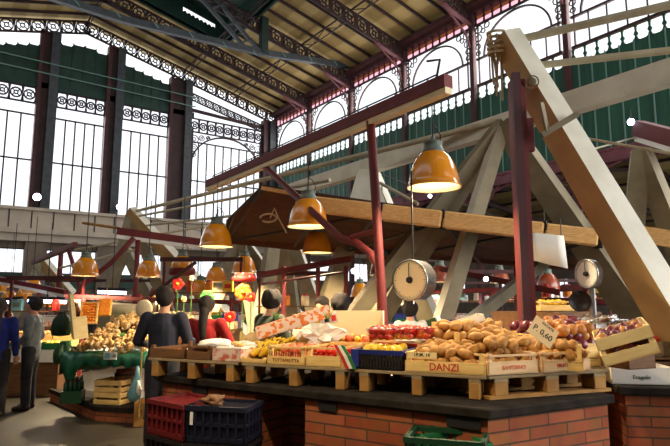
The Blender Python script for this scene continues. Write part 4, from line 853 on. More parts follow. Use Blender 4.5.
# right pallet: two printed crates
a, b = qrow(490), qrow(541); t = crate(onq(a, .015, ZT), RB, b-a-.01, .36, .12, 'pale crate with faded red print, at the corner right of the DANZI crate', 'wood_pink', .66, text='SANTERNO', tm='faint_text', ts=.034)
fill(t, b-a, .36, .01, .08, 'potato', 'potato heaped in the corner crate with the faded red print', 'potatoes in the corner crate', 3, .01, sc=1.1, zf=lambda x, y: y*.3)
a, b = qrow(544), qrow(593); t = crate(onq(a, .01, ZT), RB, b-a-.01, .36, .12, 'pale crate with red print between the corner crate and the tilted crate', 'wood_pink', .62, text='FRUTTA PIU', tm='red_text', ts=.03)
fill(t, b-a, .36, .01, .075, 'potato', 'potato in the small crate beneath the price card', 'potatoes in the crate beneath the price card', 2, .01, sc=1.0)
# second, raised row of potatoes between (stacked crates)
a0 = srow(462)+.13; q = onrow(a0, .44, ZT); L = .55
t = crate(q, RF, L, .5, .05, 'lower wooden crate of the raised stack behind the DANZI crate', 'wood', .9)
t = crate(q+V((0, 0, .055)), RF, L, .5, .1, 'upper wooden crate of potatoes on the raised stack behind the DANZI crate', 'wood', .3, top_rail=False)
fill(t, L, .5, .0, .088, 'potato', 'potato piled on the raised stack behind the DANZI crate', 'potatoes on the raised stack', 2, .04, sc=1.16, inset=-.01)
q = onq(qrow(493)+.0, .40, ZT); L = .52
t = crate(q, RB, L, .5, .12, 'lower wooden crate of the stack behind the price card', 'wood', .9)
t = crate(q+V((0, 0, .13)), RB, L, .42, .1, 'upper wooden crate of potatoes behind the price card', 'wood', .3, top_rail=False)
fill(t, L, .42, -.02, .085, 'potato', 'potato heaped behind the price card', 'potatoes behind the price card', 3, .03, sc=1.14, inset=-.01)
# crate of onions seen side on, left of the tilted crate
q = at(564, 349, 3.86); q.z = ZT; crate(q, RB, .34, .3, .05, 'low wooden tray under the golden onions', 'wood', .9); q = q+V((0, 0, .055))
t = crate(q, RB, .34, .3, .10, 'wooden crate of golden onions behind the small printed crate', 'wood', .9)
fill(t, .34, .3, .05, .075, 'gold', 'golden onion beside the tilted crate', 'golden onions by the tilted crate', 3, .01, sc=1.25, inset=0, zf=lambda x, y: y*.25, mixed=(.3, 'red_onion', 'red onion among the golden onions', 'red onions among the golden ones'))
q = at(536, 338, 4.2); q.z = ZT
t = crate(q, RB, .62, .42, .2, 'deep wooden crate of red onions at the back of the right pallet', 'wood', .9)
fill(t, .62, .42, .12, .068, 'red_onion', 'dark red onion heaped at the back of the right pallet', 'red onions at the back', 3, .02, sc=1.2)
# tilted crate
q = at(605, 367, 3.42); t = crate(q, RB+.1, .315, .36, .165, 'big pale wooden crate tilted up to the right, at the end of the pallets', 'wood_pale', slats=2)
t.rotation_euler = (radians(6), -radians(18), -radians(60))
Mx = Matrix.Translation(t.location) @ t.rotation_euler.to_matrix().to_4x4()
for i in range(48):
    x, y, z = .05+.215*(i % 4)/3+random.uniform(-.02, .02), .075+.22*((i//4) % 4)/3+random.uniform(-.02, .02), .045+.05*(i//16); put('red_onion' if random.random() < .6 else 'onion', Mx @ V((x, y, z)), 'onion inside the tilted pale crate', 'onions in the tilted crate')
p = at(628, 352, 3.75); crate((p.x, p.y, ZT), RB, .24, .25, .1, 'small dark crate propping up the tilted crate', 'wood_brown', .9)
# price card
q = at(543, 332, 3.42); t = thing('price_card', 'tan hand-written price card stuck aslant in the potatoes', 'price card', q); t.rotation_euler = Euler((radians(78), radians(38), -HEAD+.05))
MB().box((-.085, -.062, 0), (.085, .062, .003)).build('card', 'paper_tan', t)
lettering('P. 0,60', t, (0, -.008, .0036), (0, 0, 0), .05, 'black_text', 'handwriting', .0004); lettering('PATATE', t, (.01, .045, .0036), (0, 0, 0), .024, 'black_text', 'handwriting', .0004)
MB().box((-.003, -.11, -.004), (.003, -.05, 0)).build('stick', 'wood', t)
# ---- second row, left part
a, L = span(352, 384); t = crate(onrow(a+.02, .36, ZT), RF, .36, .4, .165, 'pale crate with dark red print behind the lemon crate', 'wood_pale', .42, text='ROSSETTI', tm='red_text', ts=.04, slats=1)
MB().box((.03, -.004, .1), (.33, 0, .15)).build('print_band', 'flag_red', t)
a2 = a+.40; t3 = crate(onrow(a2, .36, ZT), RF, .42, .42, .165, 'wooden crate under the clear punnets of tomatoes', 'wood', .42)
def punnet(p, rz, label, key, n, sc=1):
    t = thing('punnet', label, 'punnet', p, rz, 'clear punnets of tomatoes'); w, d, h = .085, .06, .075
    MB().add([(-w*.8, -d*.8, 0), (w*.8, -d*.8, 0), (w*.8, d*.8, 0), (-w*.8, d*.8, 0), (-w, -d, h), (w, -d, h), (w, d, h), (-w, d, h)], [(0, 3, 2, 1), (0, 1, 5, 4), (1, 2, 6, 5), (2, 3, 7, 6), (3, 0, 4, 7)]).build('clear_tub', 'film', t)
    MB().tube([(-w, -d, h), (w, -d, h), (w, d, h), (-w, d, h), (-w, -d, h)], .004, 5).build('rim', 'film', t)
    q = Matrix.Translation(p) @ Matrix.Rotation(rz, 4, 'Z')
    for i in range(n):
        l = i//6; x = ((i % 3)-1)*.05; y = (((i//3) % 2)-.5)*.05; put(key, q @ V((x+random.uniform(-.008, .008), y, .024+l*.036)), 'red tomato in %s' % label.split(' ', 1)[1] if False else 'ripe red tomato in the clear punnets behind the lemons', 'tomatoes in the punnets', sc)
for i, (px, yb, D, lb) in enumerate(((381, 338, 3.95, 'clear punnet of tomatoes at the left end, in front of the red post'), (402, 338, 4.0, 'clear punnet of tomatoes in the middle of the front pair'), (384, 327, 4.3, 'clear punnet of tomatoes at the back left, touching the red post'), (396, 326, 4.35, 'clear punnet of tomatoes at the back, second from the post'), (409, 326, 4.35, 'clear punnet of tomatoes at the back right, below the round scale'), (422, 338, 4.05, 'clear punnet of tomatoes leaning by the small wooden board'))):
    p = at(px, yb, D); p.z = ZT+.18; punnet(p, RF+random.uniform(-.2, .2), lb, 'tomato', 12)
q = onrow(a2+.0, .76, ZT); crate(q, RF, .5, .42, .165, 'wooden crate at the back under the far punnets', 'wood', .9)
# tomatoes and peaches behind the red fruit crate, pale cardboard box
q = onrow(srow(300), .40, ZT); t = crate(q, RF, .42, .36, .14, 'wooden crate of yellow and red fruit before the pale cardboard box', 'wood', .8)
fill(t, .42, .36, .08, .07, 'peach', 'peach in the crate before the pale cardboard box', 'peaches before the cardboard box', 2, .02, mixed=(.35, 'lemon', 'yellow fruit among the peaches before the cardboard box', 'yellow fruit before the cardboard box'))
q = at(324, 338, 4.75); q.z = ZT+.06; t = thing('cardboard_box', 'open pale cardboard box with a raised flap, left of the leaning red post', 'box', q, -HEAD-.1)
MB().box((0, 0, 0), (.5, .4, .01)).build('base', 'card', t); MB().box((0, 0, 0), (.5, .01, .12)).build('front_panel', 'card', t); MB().box((0, .39, 0), (.5, .4, .3)).build('back_panel', 'card', t)
MB().add([(0, 0, 0), (0, .4, 0), (0, .4, .30), (0, 0, .12), (.01, 0, 0), (.01, .4, 0), (.01, .4, .30), (.01, 0, .12)], [(0, 3, 2, 1), (4, 5, 6, 7), (0, 1, 5, 4), (1, 2, 6, 5), (2, 3, 7, 6), (3, 0, 4, 7)]).build('side_panel', 'card', t)
MB().add([(.49, 0, 0), (.49, .4, 0), (.49, .4, .30), (.49, 0, .12), (.5, 0, 0), (.5, .4, 0), (.5, .4, .30), (.5, 0, .12)], [(0, 3, 2, 1), (4, 5, 6, 7), (0, 1, 5, 4), (1, 2, 6, 5), (2, 3, 7, 6), (3, 0, 4, 7)]).build('side_panel', 'card', t)
# slanting printed fruit boxes
q = at(258, 340, 4.55); t = box_open(q, 0, .62, .3, .1, 'long fruit-printed cardboard box slanting up to the right, before the man in green', 'card_fruit', rot=(0, -radians(17), -HEAD+.05))
Mx = Matrix.Translation(t.location) @ t.rotation_euler.to_matrix().to_4x4()
for i in range(16): put('orange', Mx @ V((.05+.035*i, random.uniform(.04, .25), .075)), 'orange fruit in the long slanting printed box', 'fruit in the slanting box', .8)
q = at(303, 329, 4.75); t = box_open(q, 0, .30, .26, .09, 'white printed cardboard box at the raised end of the slanting box', 'paper_w', rot=(0, -radians(10), -HEAD+.05))
for k, m in ((.03, 'net_orange'), (.11, 'lemon'), (.19, 'cap_blue'), (.25, 'flag_red')): MB().box((k, -.002, .02), (k+.04, 0, .07)).build('printed_patch', m, t)
q = onrow(srow(262)-.05, .62, ZT); t = crate(q, RF, .5, .4, .14, 'dark wooden crate holding up the slanting printed box', 'wood_brown', .9)
t = thing('wrapping_paper', 'crumpled white wrapping paper between the slanting box and the peaches', 'paper', onrow(srow(291), .45, ZT+.14), RF); MB().blob((0, 0, .03), .14, 3, 1.1, .7, .55, 1.1, 5).build('crumpled_sheet', 'paper_w', t)
q = onrow(srow(272), .42, ZT); crate(q, RF, .38, .3, .13, 'small crate under the crumpled white paper', 'wood', .9)
fill(None, 0, 0, 0, 1, 'peach', '', '')
for k in range(12):
    q = at(262+k*1.3+random.uniform(-6, 6), 346+random.uniform(-5, 4), 4.0); q.z = ZT+.1+random.uniform(0, .06); 
# leafy greens here and there
for i, (px, py, D, lb) in enumerate(((276, 321, 4.6, 'green leafy tuft on the slanting printed box'), (328, 322, 4.4, 'green leafy tuft behind the red fruit'), (122, 338, 7.8, 'green tuft between the net bags and the dried goods'))):
    p = at(px, py, D); t = thing('leaf_tuft', lb, 'greens', p)
    for k in range(7):
        a = k*.9; d = V((cos(a)*.5, sin(a)*.5, 1)).normalized(); s = d.orthogonal().normalized()*.018
        MB().add([V((0, 0, 0)), d*.04+s, d*.09, d*.04-s, V((0, 0, .002)), d*.04+s+V((0, 0, .002)), d*.09+V((0, 0, .002)), d*.04-s+V((0, 0, .002))], [(0, 1, 2, 3), (7, 6, 5, 4), (0, 4, 5, 1), (1, 5, 6, 2), (2, 6, 7, 3), (3, 7, 4, 0)]).build('leaf', 'leaf', t)
# blue crate, white tray and cartons behind the potatoes
q = at(446, 333, 4.55); q.z = ZT+.16; t = box_open(q, -HEAD-.05, .30, .26, .13, 'blue printed box behind the potatoes, under the white brace', 'plastic_blue', name='printed_box'); lettering('ITALIA', t, (.15, -.001, .07), (pi/2, 0, 0), .06, 'net_orange')
q = at(433, 336, 4.5); q.z = ZT+.16; t = box_open(q, -HEAD-.3, .09, .2, .14, 'green and white carton left of the blue printed box', 'film_green', name='carton', rot=(0, -.4, -HEAD-.3)); MB().box((.08, -.002, 0), (.092, .2, .14)).build('white_edge', 'paper_w', t)
q = at(443, 343, 4.2); t = box_open(q, 0, .34, .2, .05, 'white foam tray tilted up to the right in front of the blue box', 'paper_w', name='foam_tray', rot=(0, -radians(18), -HEAD)); t.location.z = ZT+.2
q = at(420, 349, 4.1); t = thing('wrapped_packet', 'pink and red wrapped packet left of the white foam tray', 'packet', V((q.x, q.y, ZT+.19)), -HEAD+.2); MB().box((0, 0, 0), (.2, .12, .05)).build('wrapper', 'card_print', t, bevel=.01); MB().box((.02, -.002, .005), (.18, 0, .03)).build('label_band', 'flag_red', t)
q = at(436, 335, 4.3); t = thing('wood_board', 'small raw wooden board standing right of the tomato punnets', 'board', V((q.x, q.y, ZT+.2)), -HEAD+.4); MB().box((-.03, 0, 0), (.03, .012, .09)).build('board', 'wood', t)
q = onrow(srow(436), .86, ZT); crate(q, RF, .6, .42, .155, 'wooden crate beneath the blue printed box', 'wood_brown', .9)
# crumpled film over the onions
t = thing('film_sheet', 'crumpled clear film over the red onions by the tilted crate', 'film', at(604, 318, 3.9)); MB().blob((0, 0, -.01), .13, 3, 1.3, .8, .3, 1.2, 9).build('sheet', 'film', t, smooth=True)
# goods on the second counter
q = R0+r1*.0+rn*.12; t = box_open((q.x, q.y, .998), atan2(r1.y, r1.x), .42, .3, .12, 'low white cardboard box with small grey print, on the second counter', 'dial_w'); lettering('Fragole', t, (.2, -.001, .05), (pi/2, 0, 0), .04, 'cap_grey')
q = R0+r1*.05+rn*.45; t = crate((q.x, q.y, .998), atan2(r1.y, r1.x), .6, .4, .16, 'wooden crate behind the low white box', 'wood_brown', .8)
for i, (dx, m, lb) in enumerate(((.1, 'wood_grey', 'greyish wooden crate stacked behind the low white box'), (.5, 'card_print', 'printed carton stacked at the right edge'))):
    q = R0+r1*dx+rn*.5; t = box_open((q.x, q.y, 1.165), atan2(r1.y, r1.x), .45, .35, .11, lb, m, name='stacked_box'); fill(t, .45, .35, .03, .07, 'apple', 'apple in the boxes at the right edge', 'apples at the right edge', 2, .0)

# ================================================================ SCALES
def dial_scale(p, R, dep, label, yaw, m, body='steel', stand=None):
    t = thing('dial_scale', label, 'scale', p, yaw)   # dial faces -y
    MB().lathe([(R*.2, dep), (R*.96, dep*.98), (R, dep*.9), (R, 0), (R*1.03, -.005), (R*1.0, -.015), (R*.94, -.012)], (0, 0, 0), 32, axis=(0, 1, 0), cap=False).build('drum', body, t, smooth=True)
    MB().lathe([(.001, -.004), (R*.95, -.004)], (0, 0, 0), 32, axis=(0, 1, 0)).build('dial', m, t); t_ = t.children[-1]; dl = [c for c in t.children if c.name.startswith('dial')][0]
    MB().lathe([(.001, -.03), (R*.14, -.028), (R*.17, -.01), (R*.17, 0)], (0, 0, 0), 14, axis=(0, 1, 0)).build('hub', 'cord', dl)
    MB().beam((0, -.018, 0), (0, -.018, R*.8), .006, .004, up=(0, 1, 0)).build('needle', 'cord', dl)
    mb = MB()
    for k in range(40): a = k*2*pi/40; d = V((cos(a), 0, sin(a))); mb.beam(d*R*(.84 if k % 5 else .78)-V((0, .008, 0)), d*R*.9-V((0, .008, 0)), .004, .002, up=(0, 1, 0))
    mb.build('scale_marks', 'cord', dl)
    return t
t = dial_scale(at(410, 280, 4.7), .172, .16, 'round cream dial scale with a steel drum, hanging over the tomatoes', -HEAD-.7, 'dial')
MB().tube([(0, .05, .165), (0, .05, .95)], .008, 5).build('hanger', 'cord', t); MB().tube([(0, .05, -.145), (0, .05, -.2)], .006, 5).build('hook', 'steel', t)
t = dial_scale(at(587, 274, 4.6), .122, .05, 'white dial scale on a steel stand above the onions', -HEAD-1.2, 'dial_w', 'steel')
MB().tube([(0, .04, -.1), (0, .04, -.40)], .025, 8).build('stand', 'steel', t); MB().box((-.06, -.0, -.44), (.06, .12, -.40)).build('foot', 'steel', t)
t = thing('scale_pan', 'round black pan beside the stand of the white dial scale', 'pan', at(580, 301, 4.5), -HEAD)
MB().lathe([(.001, .015), (.06, .02), (.075, .0), (.085, -.01), (.07, .03), (.001, .045)], (0, 0, 0), 18, axis=(.3, 1, .1)).build('pan', 'plastic_black', t, smooth=True); MB().tube([(0, 0, .05), (-.14, 0, .13)], .006, 5).build('arm', 'plastic_black', t)
q = at(583, 332, 4.5); t = crate((q.x-.15, q.y, 0), -HEAD, .5, .4, 1.08, 'tall box holding up the white dial scale behind the onions', 'wood_brown', .95)
t = crate(at(541, 311, 5.3), -HEAD, .32, .3, .09, 'small wooden crate of yellow fruit far behind the price card', 'wood', .6); fill(t, .32, .3, .05, .06, 'lemon', 'yellow fruit in the small far crate behind the price card', 'yellow fruit in the far crate', 1)
q = at(541, 311, 5.3); tag(MB().box((q.x-.1, q.y-.25, 0), (q.x+.6, q.y+.5, q.z-.01)).build('stall_table', 'wood_brown', origin=None), 'dark table behind the onions, under the small wooden crate', 'table')
# ================================================================ PEOPLE
def capsule(mb, a, b, ra, rb, n=14, fa=1.0):
    """tapered limb with rounded ends; fa flattens it front to back"""
    a = V(a); b = V(b); d = (b-a); L = d.length; d = d.normalized(); pr = []
    for i in range(5): t = -pi/2+pi/2*i/4; pr.append((max(.001, ra*cos(t)), ra*sin(t)))
    for i in range(1, 4): pr.append((ra+(rb-ra)*i/4, L*i/4))
    for i in range(5): t = pi/2*i/4; pr.append((max(.001, rb*cos(t)), L+rb*sin(t)))
    k = len(mb.v); mb.lathe(pr, (0, 0, 0), n, axis=d)
    for i in range(k, len(mb.v)): v = mb.v[i]; mb.v[i] = V((v.x, v.y*fa, v.z))+a if fa != 1 else v+a
def chain(mb, pts, rs, fa=1.0):
    for i in range(len(pts)-1): capsule(mb, pts[i], pts[i+1], rs[i], rs[i+1], fa=fa)
def fuse(o, vox, it=4):
    r = o.modifiers.new('fuse', 'REMESH'); r.mode = 'VOXEL'; r.voxel_size = vox; r.use_smooth_shade = True
    s = o.modifiers.new('soften', 'SMOOTH'); s.factor = .5; s.iterations = it
def person(loc, yaw, H, label, top, legs, hair='hair', hairstyle='short', arms=None, head_yaw=0, head_tilt=0, lean=0, vox=.011, shoes=True, sleeves=True, build=1.0):
    """local frame: x to the person's left-right axis, y forward, z up, for a height of 1.75"""
    t = thing('person', label, 'person', loc, yaw); S = H/1.75
    arms = arms or [[(.19, 0, 1.42), (.24, -.02, 1.14), (.25, .06, .9)], [(-.19, 0, 1.42), (-.24, -.02, 1.14), (-.25, .06, .9)]]
    arms = [[V(p) for p in a] for a in arms]
    Ln = Matrix.Rotation(-lean, 4, 'X'); hip = V((0, 0, .92))
    def lp(p): p = V(p); return hip+(Ln @ (p-hip)) if p.z > .92 else p
    arms = [[lp(p) for p in a] for a in arms]
    hc = lp((0, .015, 1.635)); Q = Matrix.Rotation(head_yaw, 3, 'Z') @ Matrix.Rotation(-head_tilt, 3, 'X')
    m = MB()
    chain(m, [lp((0, 0, .95)), lp((0, .01, 1.12)), lp((0, .0, 1.3)), lp((0, -.01, 1.4))], [.15, .13, .15, .12]); capsule(m, lp((-.13, -.005, 1.4)), lp((.13, -.005, 1.4)), .07, .07)
    for i in range(len(m.v)): m.v[i].y *= .68; m.v[i].x *= .9
    capsule(m, lp((0, -.015, 1.43)), lp((0, .005, 1.57)), .062, .058)
    m.blob(hc, .1, 3, .78, .98, 1.12, rot=Q.to_euler()); m.blob(hc+Q @ V((0, .018, -.06)), .074, 2, .8, .98, .95, rot=Q.to_euler())
    m.blob(hc+Q @ V((0, .105, -.018)), .02, 2, .62, .9, 1.15); m.blob(hc+Q @ V((0, .09, -.066)), .018, 2, 1.3, .6, .5)
    for s in (-1, 1): m.blob(hc+Q @ V((s*.079, -.005, -.015)), .028, 2, .35, .7, 1.1)
    for s in (-1, 1):
        chain(m, [V((s*.09, 0, .92)), V((s*.1, .015, .5)), V((s*.105, -.01, .1))], [.092, .06, .042]); chain(m, [V((s*.105, -.015, .06)), V((s*.115, .13, .045))], [.045, .032])
    for a in arms:
        chain(m, a, [.055, .043, .03]); d = (a[2]-a[1]).normalized(); u = d.cross(V((0, 0, 1))); u = u.normalized() if u.length > .2 else V((0, 1, 0)); w = u.cross(d)
        pc = a[2]+d*.05; chain(m, [a[2], pc+d*.03], [.027, .036], 1); 
        for k in range(4):
            b0 = pc+d*.03+u*(k-1.5)*.02; f1 = b0+d*.038*(1-.1*abs(k-1.5))-w*.008; f2 = f1+d*.026-w*.022; chain(m, [b0, f1, f2], [.0105, .0098, .0088], 1)
        sg = 1; th0 = pc-d*.03+u*.03; chain(m, [th0, th0+u*.022+d*.03, th0+u*.02+d*.058-w*.01], [.013, .011, .0095], 1)
    for i in range(len(m.v)): m.v[i] = m.v[i]*S
    b = m.build('body', 'skin', t, smooth=True); fuse(b, vox*.8, 2)
    m = MB()   # eyes and mouth
    for s in (-1, 1): m.blob((hc+Q @ V((s*.03, .083, .012)))*S, .011*S, 1)
    m.build('eyes', 'eye', b, smooth=True); MB().blob((hc+Q @ V((0, .098, -.068)))*S, .016*S, 1, 1.2, .4, .35).build('mouth', 'lip', b, smooth=True)
    m = MB(); B = build
    chain(m, [lp((0, 0, .9)), lp((0, .01, 1.1)), lp((0, .0, 1.3)), lp((0, -.01, 1.38))], [.172*B, .158*B, .17*B, .13]); capsule(m, lp((-.15*B, -.005, 1.385)), lp((.15*B, -.005, 1.385)), .088, .088); capsule(m, lp((0, -.015, 1.43)), lp((0, -.005, 1.47)), .074, .068)
    for i in range(len(m.v)): m.v[i].y *= .78
    for a in arms: chain(m, [a[0], a[1], a[1].lerp(a[2], .92 if sleeves else .1)], [.078*B, .062, .046])
    for i in range(len(m.v)): m.v[i] = m.v[i]*S
    j = m.build('jacket', top, t, smooth=True); fuse(j, vox*1.1, 5)
    m = MB(); 
    for s in (-1, 1): chain(m, [V((s*.085, 0, .93)), V((s*.098, .015, .5)), V((s*.105, -.005, .09))], [.115, .083, .07])
    capsule(m, (-.05, 0, .93), (.05, 0, .93), .12, .12)
    for i in range(len(m.v)): m.v[i] = m.v[i]*S
    j = m.build('trousers', legs, t, smooth=True); fuse(j, vox*1.2, 4)
    for s in (-1, 1):
        m = MB(); chain(m, [V((s*.105, -.03, .05)), V((s*.112, .06, .045)), V((s*.118, .15, .035))], [.052, .05, .04], 1)
        for i in range(len(m.v)): m.v[i] = V((m.v[i].x, m.v[i].y, max(0, m.v[i].z)))*S
        m.build('shoe', 'leather', t, smooth=True)
    m = MB(); m.blob(hc+Q @ V((0, -.03, .032)), .118, 3, .86, .98, 1.02, .12, 3, Q.to_euler()); m.blob(hc+Q @ V((0, .035, .085)), .06, 2, 1.1, 1, .6, .1, 4)
    if hairstyle == 'long': m.blob(hc+Q @ V((0, -.085, -.05)), .075, 2, .95, .6, 1.3); chain(m, [hc+V((0, -.1, -.05)), hc+V((0, -.13, -.2)), hc+V((.01, -.15, -.36)), hc+V((.01, -.14, -.46))], [.06, .055, .045, .02], 1)
    if hairstyle == 'full': m.blob(hc+Q @ V((0, -.03, .03)), .125, 3, .95, .95, 1.05, .2, 6)
    for i in range(len(m.v)): m.v[i] = m.v[i]*S
    h = m.build('hair', hair, t, smooth=True); fuse(h, vox, 1)
    return t
def floor_at(px, D): p = at(px, 300, D); return (p.x, p.y, 0)
# the yaw turns +y (forward); -HEAD faces away from the camera
UPL = [[(.19, 0, 1.42), (.30, .08, 1.16), (.18, .34, 1.12)], [(-.19, 0, 1.42), (-.30, .08, 1.16), (-.16, .34, 1.12)]]
OUT = [[(.19, 0, 1.42), (.27, .04, 1.17), (.26, .32, 1.14)], [(-.19, 0, 1.42), (-.29, .02, 1.17), (-.3, .28, 1.12)]]
pt = person(floor_at(35, 8.5), -HEAD+radians(100), 1.62, 'man in a grey-blue jacket and dark trousers standing in profile on the market floor', 'grey_jacket', 'dark_trousers', arms=[[(.19, 0, 1.42), (.22, -.06, 1.14), (.2, .1, .95)], [(-.19, 0, 1.42), (-.24, .0, 1.15), (-.2, .2, 1.0)]], head_tilt=-.15, vox=.012, build=1.05)
MB().blob((0, -.005, 1.56), .104, 3, .86, 1.02, .6).build('cap', 'cap_blue', pt, smooth=True)
person(floor_at(1, 8.0), -HEAD+radians(20), 1.6, 'person in a blue coat cut by the left edge', 'blue_coat', 'black_cloth', hair='hair_brown', hairstyle='long')
person(floor_at(165, 6.3), -HEAD, 1.72, 'man in a dark navy shirt seen from behind with raised forearms', 'navy_shirt', 'dark_trousers', arms=OUT, build=1.04, vox=.01)
person(floor_at(207, 6.7), -HEAD-.15, 1.63, 'woman in a red top with a long black braid, seen from behind', 'red_top', 'black_cloth', hairstyle='long', arms=UPL, vox=.01)
person(floor_at(266, 6.3), -HEAD-radians(50), 1.69, 'man in a dark green jacket turned to the right behind the slanting box', 'green_jacket', 'dark_trousers', hairstyle='full', hair='hair', arms=UPL, head_tilt=.25, lean=.12, vox=.01, build=1.1)
person(floor_at(350, 6.6), -HEAD+radians(60), 1.66, 'dark-haired person in black bending beside the leaning red post', 'black_cloth', 'black_cloth', hairstyle='full', arms=UPL, head_tilt=.3, lean=.2, vox=.01)
person(floor_at(322, 7.4), -HEAD+radians(150), 1.62, 'person in a white shirt half hidden behind the slanting white box', 'white_shirt', 'black_cloth', arms=UPL, head_tilt=.2)
person(floor_at(410, 7.6), -HEAD+radians(10), 1.56, 'person with round black hair behind the tomato punnets', 'white_shirt', 'black_cloth', hairstyle='full', vox=.012)
person(floor_at(449, 7.8), -HEAD-radians(30), 1.50, 'person with dark hair just above the blue printed box', 'blue_coat', 'black_cloth', hairstyle='full', vox=.012)
person(floor_at(88, 13), -HEAD+radians(160), 1.6, 'distant person in black behind the orange net bags', 'black_cloth', 'black_cloth', vox=.016)
person(floor_at(9, 13), -HEAD+radians(120), 1.6, 'distant person in black behind the white fruit stall', 'black_cloth', 'black_cloth', vox=.016)

# ================================================================ DRIED GOODS STALL (left)
G0 = onz(78, 353, .87); G1 = onz(143, 355, .87); gD = (G1-G0).normalized(); gN = V((-gD.y, gD.x, 0)); RG = atan2(gD.y, gD.x); LG = (G1-G0).length
t = thing('market_table', 'table under a green oilcloth, heaped with dried goods', 'table', (G0.x, G0.y, 0), RG)
MB().box((-.25, .02, .82), (LG+.5, 1.7, .862)).build('table_top', 'wood_brown', t)
for x, y in ((-.2, .08), (LG, .08), (-.2, 1.6), (LG, 1.6)): MB().box((x, y, .19 if y < 1 else 0), (x+.06, y+.06, .82)).build('leg', 'wood_brown', t)
mb = MB(); n = 36; vs = []; fs = []
def hang(u): return .15+.24*max(0, 1-abs(u-.12)/.16)+.012*sin(u*40)
for i in range(n+1):
    u = i/n; x = -.27+(LG+.05+.27)*u
    vs += [(x, 1.7, .872), (x, .0, .872+.002*sin(u*30)), (x, -.02+.012*sin(u*55), .86-hang(u)*.5), (x, -.03+.03*sin(u*45), .86-hang(u))]
for i in range(n):
    for j in range(3): a = i*4+j; fs.append((a, a+4, a+5, a+1))
o = MB().add(vs, fs).build('green_oilcloth', 'cloth_green', None, smooth=True); o.location = t.location; o.rotation_euler = t.rotation_euler; tag(o, 'green oilcloth hanging over the front of the dried goods table', 'tablecloth')
s_ = o.modifiers.new('thick', 'SOLIDIFY'); s_.thickness = .004
vs = []; fs = []
for i in range(13):
    u = i/12; y = 1.7*u; vs += [(-.27, y, .87), (-.29+.02*sin(u*30), y, .68+.02*sin(u*22)), (-.3+.02*sin(u*24), y, .56+.03*sin(u*9))]
for i in range(12):
    for j in range(2): a = i*3+j; fs.append((a, a+1, a+4, a+3))
o2 = MB().add(vs, fs).build('side_drop', 'film_green', o, smooth=True); s_ = o2.modifiers.new('thick', 'SOLIDIFY'); s_.thickness = .004
t2 = thing('price_sign', 'small blue and white sign on the front of the green oilcloth', 'sign', G0+gD*.56-gN*.045+V((0, 0, -.02)), RG); MB().box((-.1, 0, -.05), (.1, .01, .05)).build('card', 'dial_w', t2); MB().box((-.09, -.002, -.04), (.0, 0, .04)).build('blue_patch', 'bag_blue', t2); lettering('1,50', t2, (.045, -.002, 0), (pi/2, 0, 0), .05, 'plastic_navy')
TM = Matrix.Translation((G0.x, G0.y, 0)) @ Matrix.Rotation(RG, 4, 'Z')
random.seed(21)
def heapz(x, y): return .91+.42*min(1, max(0, y)/1.0)+.04*sin(x*9)
k = 0
for j in range(9):
    for i in range(13):
        x = -.12+(LG+.2)*i/12+random.uniform(-.03, .03); y = .06+.125*j+random.uniform(-.02, .02)
        if x > LG-.02 and j < 3: continue
        put('bag' if (i*7+j*3) % 5 else 'mush', TM @ V((x, y, heapz(x, y))), 'small clear bag or heap of dried goods on the green-clothed table', 'dried goods heaped on the green-clothed table', .82 if True else 1)
for k in range(60):
    x = random.uniform(-.05, LG); y = random.uniform(.02, .5); put('mush', TM @ V((x, y, heapz(x, y)+.05)), 'dried mushroom cap lying on the heap', 'dried mushroom caps on the heap', 1.1)
for px0, px1, y0, y1, D, lb, cat in ((80, 96, 302, 324, 7.9, 'wooden tray of orange dried fruit stood up at the back of the table', 0), (97, 110, 298, 316, 8.0, 'bright orange net bag hung beside the upright wooden tray', 1)):
    a = at(px0, y1, D); b = at(px1, y0, D); w = (at(px1, y1, D)-a).length; h = b.z-a.z
    t = thing('upright_tray' if cat == 0 else 'net_bag', lb, 'tray' if cat == 0 else 'bag', a, -HEAD+.15); t.rotation_euler = (-.2, 0, -HEAD+.15)
    if cat == 0:
        MB().box((0, 0, 0), (w, .02, h)).build('back', 'wood', t)
        for q in (((0, -.05, 0), (w, 0, .015)), ((0, -.05, h-.015), (w, 0, h)), ((0, -.05, 0), (.015, 0, h)), ((w-.015, -.05, 0), (w, 0, h))): MB().box(*q).build('rim', 'wood', t)
        Mx = Matrix.Translation(a) @ t.rotation_euler.to_matrix().to_4x4()
        for i in range(6):
            for j in range(8): put('carrot', Mx @ V((w*(i+.6)/6.2, -.02, h*(j+.6)/8.2)), 'orange dried fruit in the upright wooden tray', 'orange dried fruit in the upright tray', .85)
    else:
        MB().box((0, 0, 0), (w, .05, h)).build('net', 'net_orange', t, bevel=.02); MB().tube([(w/2, .02, h), (w/2, .02, h+.15)], .006, 5).build('tie', 'net_orange', t)
t = thing('wooden_board', 'pale slanting wooden crate side at the left end of the dried goods', 'board', at(74, 340, 7.6), -HEAD+.5); t.rotation_euler = (0, -radians(8), -HEAD+.5)
MB().box((0, 0, 0), (.05, .45, .62)).build('plank', 'wood_pale', t); MB().box((.05, .0, 0), (.18, .02, .3)).build('plank', 'wood_pale', t)
t = thing('cloth_roll', 'white rolled awning across the back of the dried goods stall', 'awning', at(108, 308, 9.2)); MB().tube([at(106, 308, 9.2), at(150, 311, 9.2)], .1, 10).build('roll', 'card', t, world=True, smooth=True)
t = thing('wicker_hat', 'round pale basket by the left shoulder of the man in navy', 'basket', at(144, 309, 7.0), -HEAD); MB().blob((0, 0, 0), .105, 3, 1, .5, 1.1).build('bowl', 'card', t, smooth=True); MB().lathe([(.08, 0), (.11, .01), (.08, .02)], (0, 0, 0), 16, axis=(0, 1, 0)).build('rim', 'paper_tan', t); MB().tube([(0, 0, -.1), (0, 0, -1.3)], .012, 6).build('pole', 'wood', t)
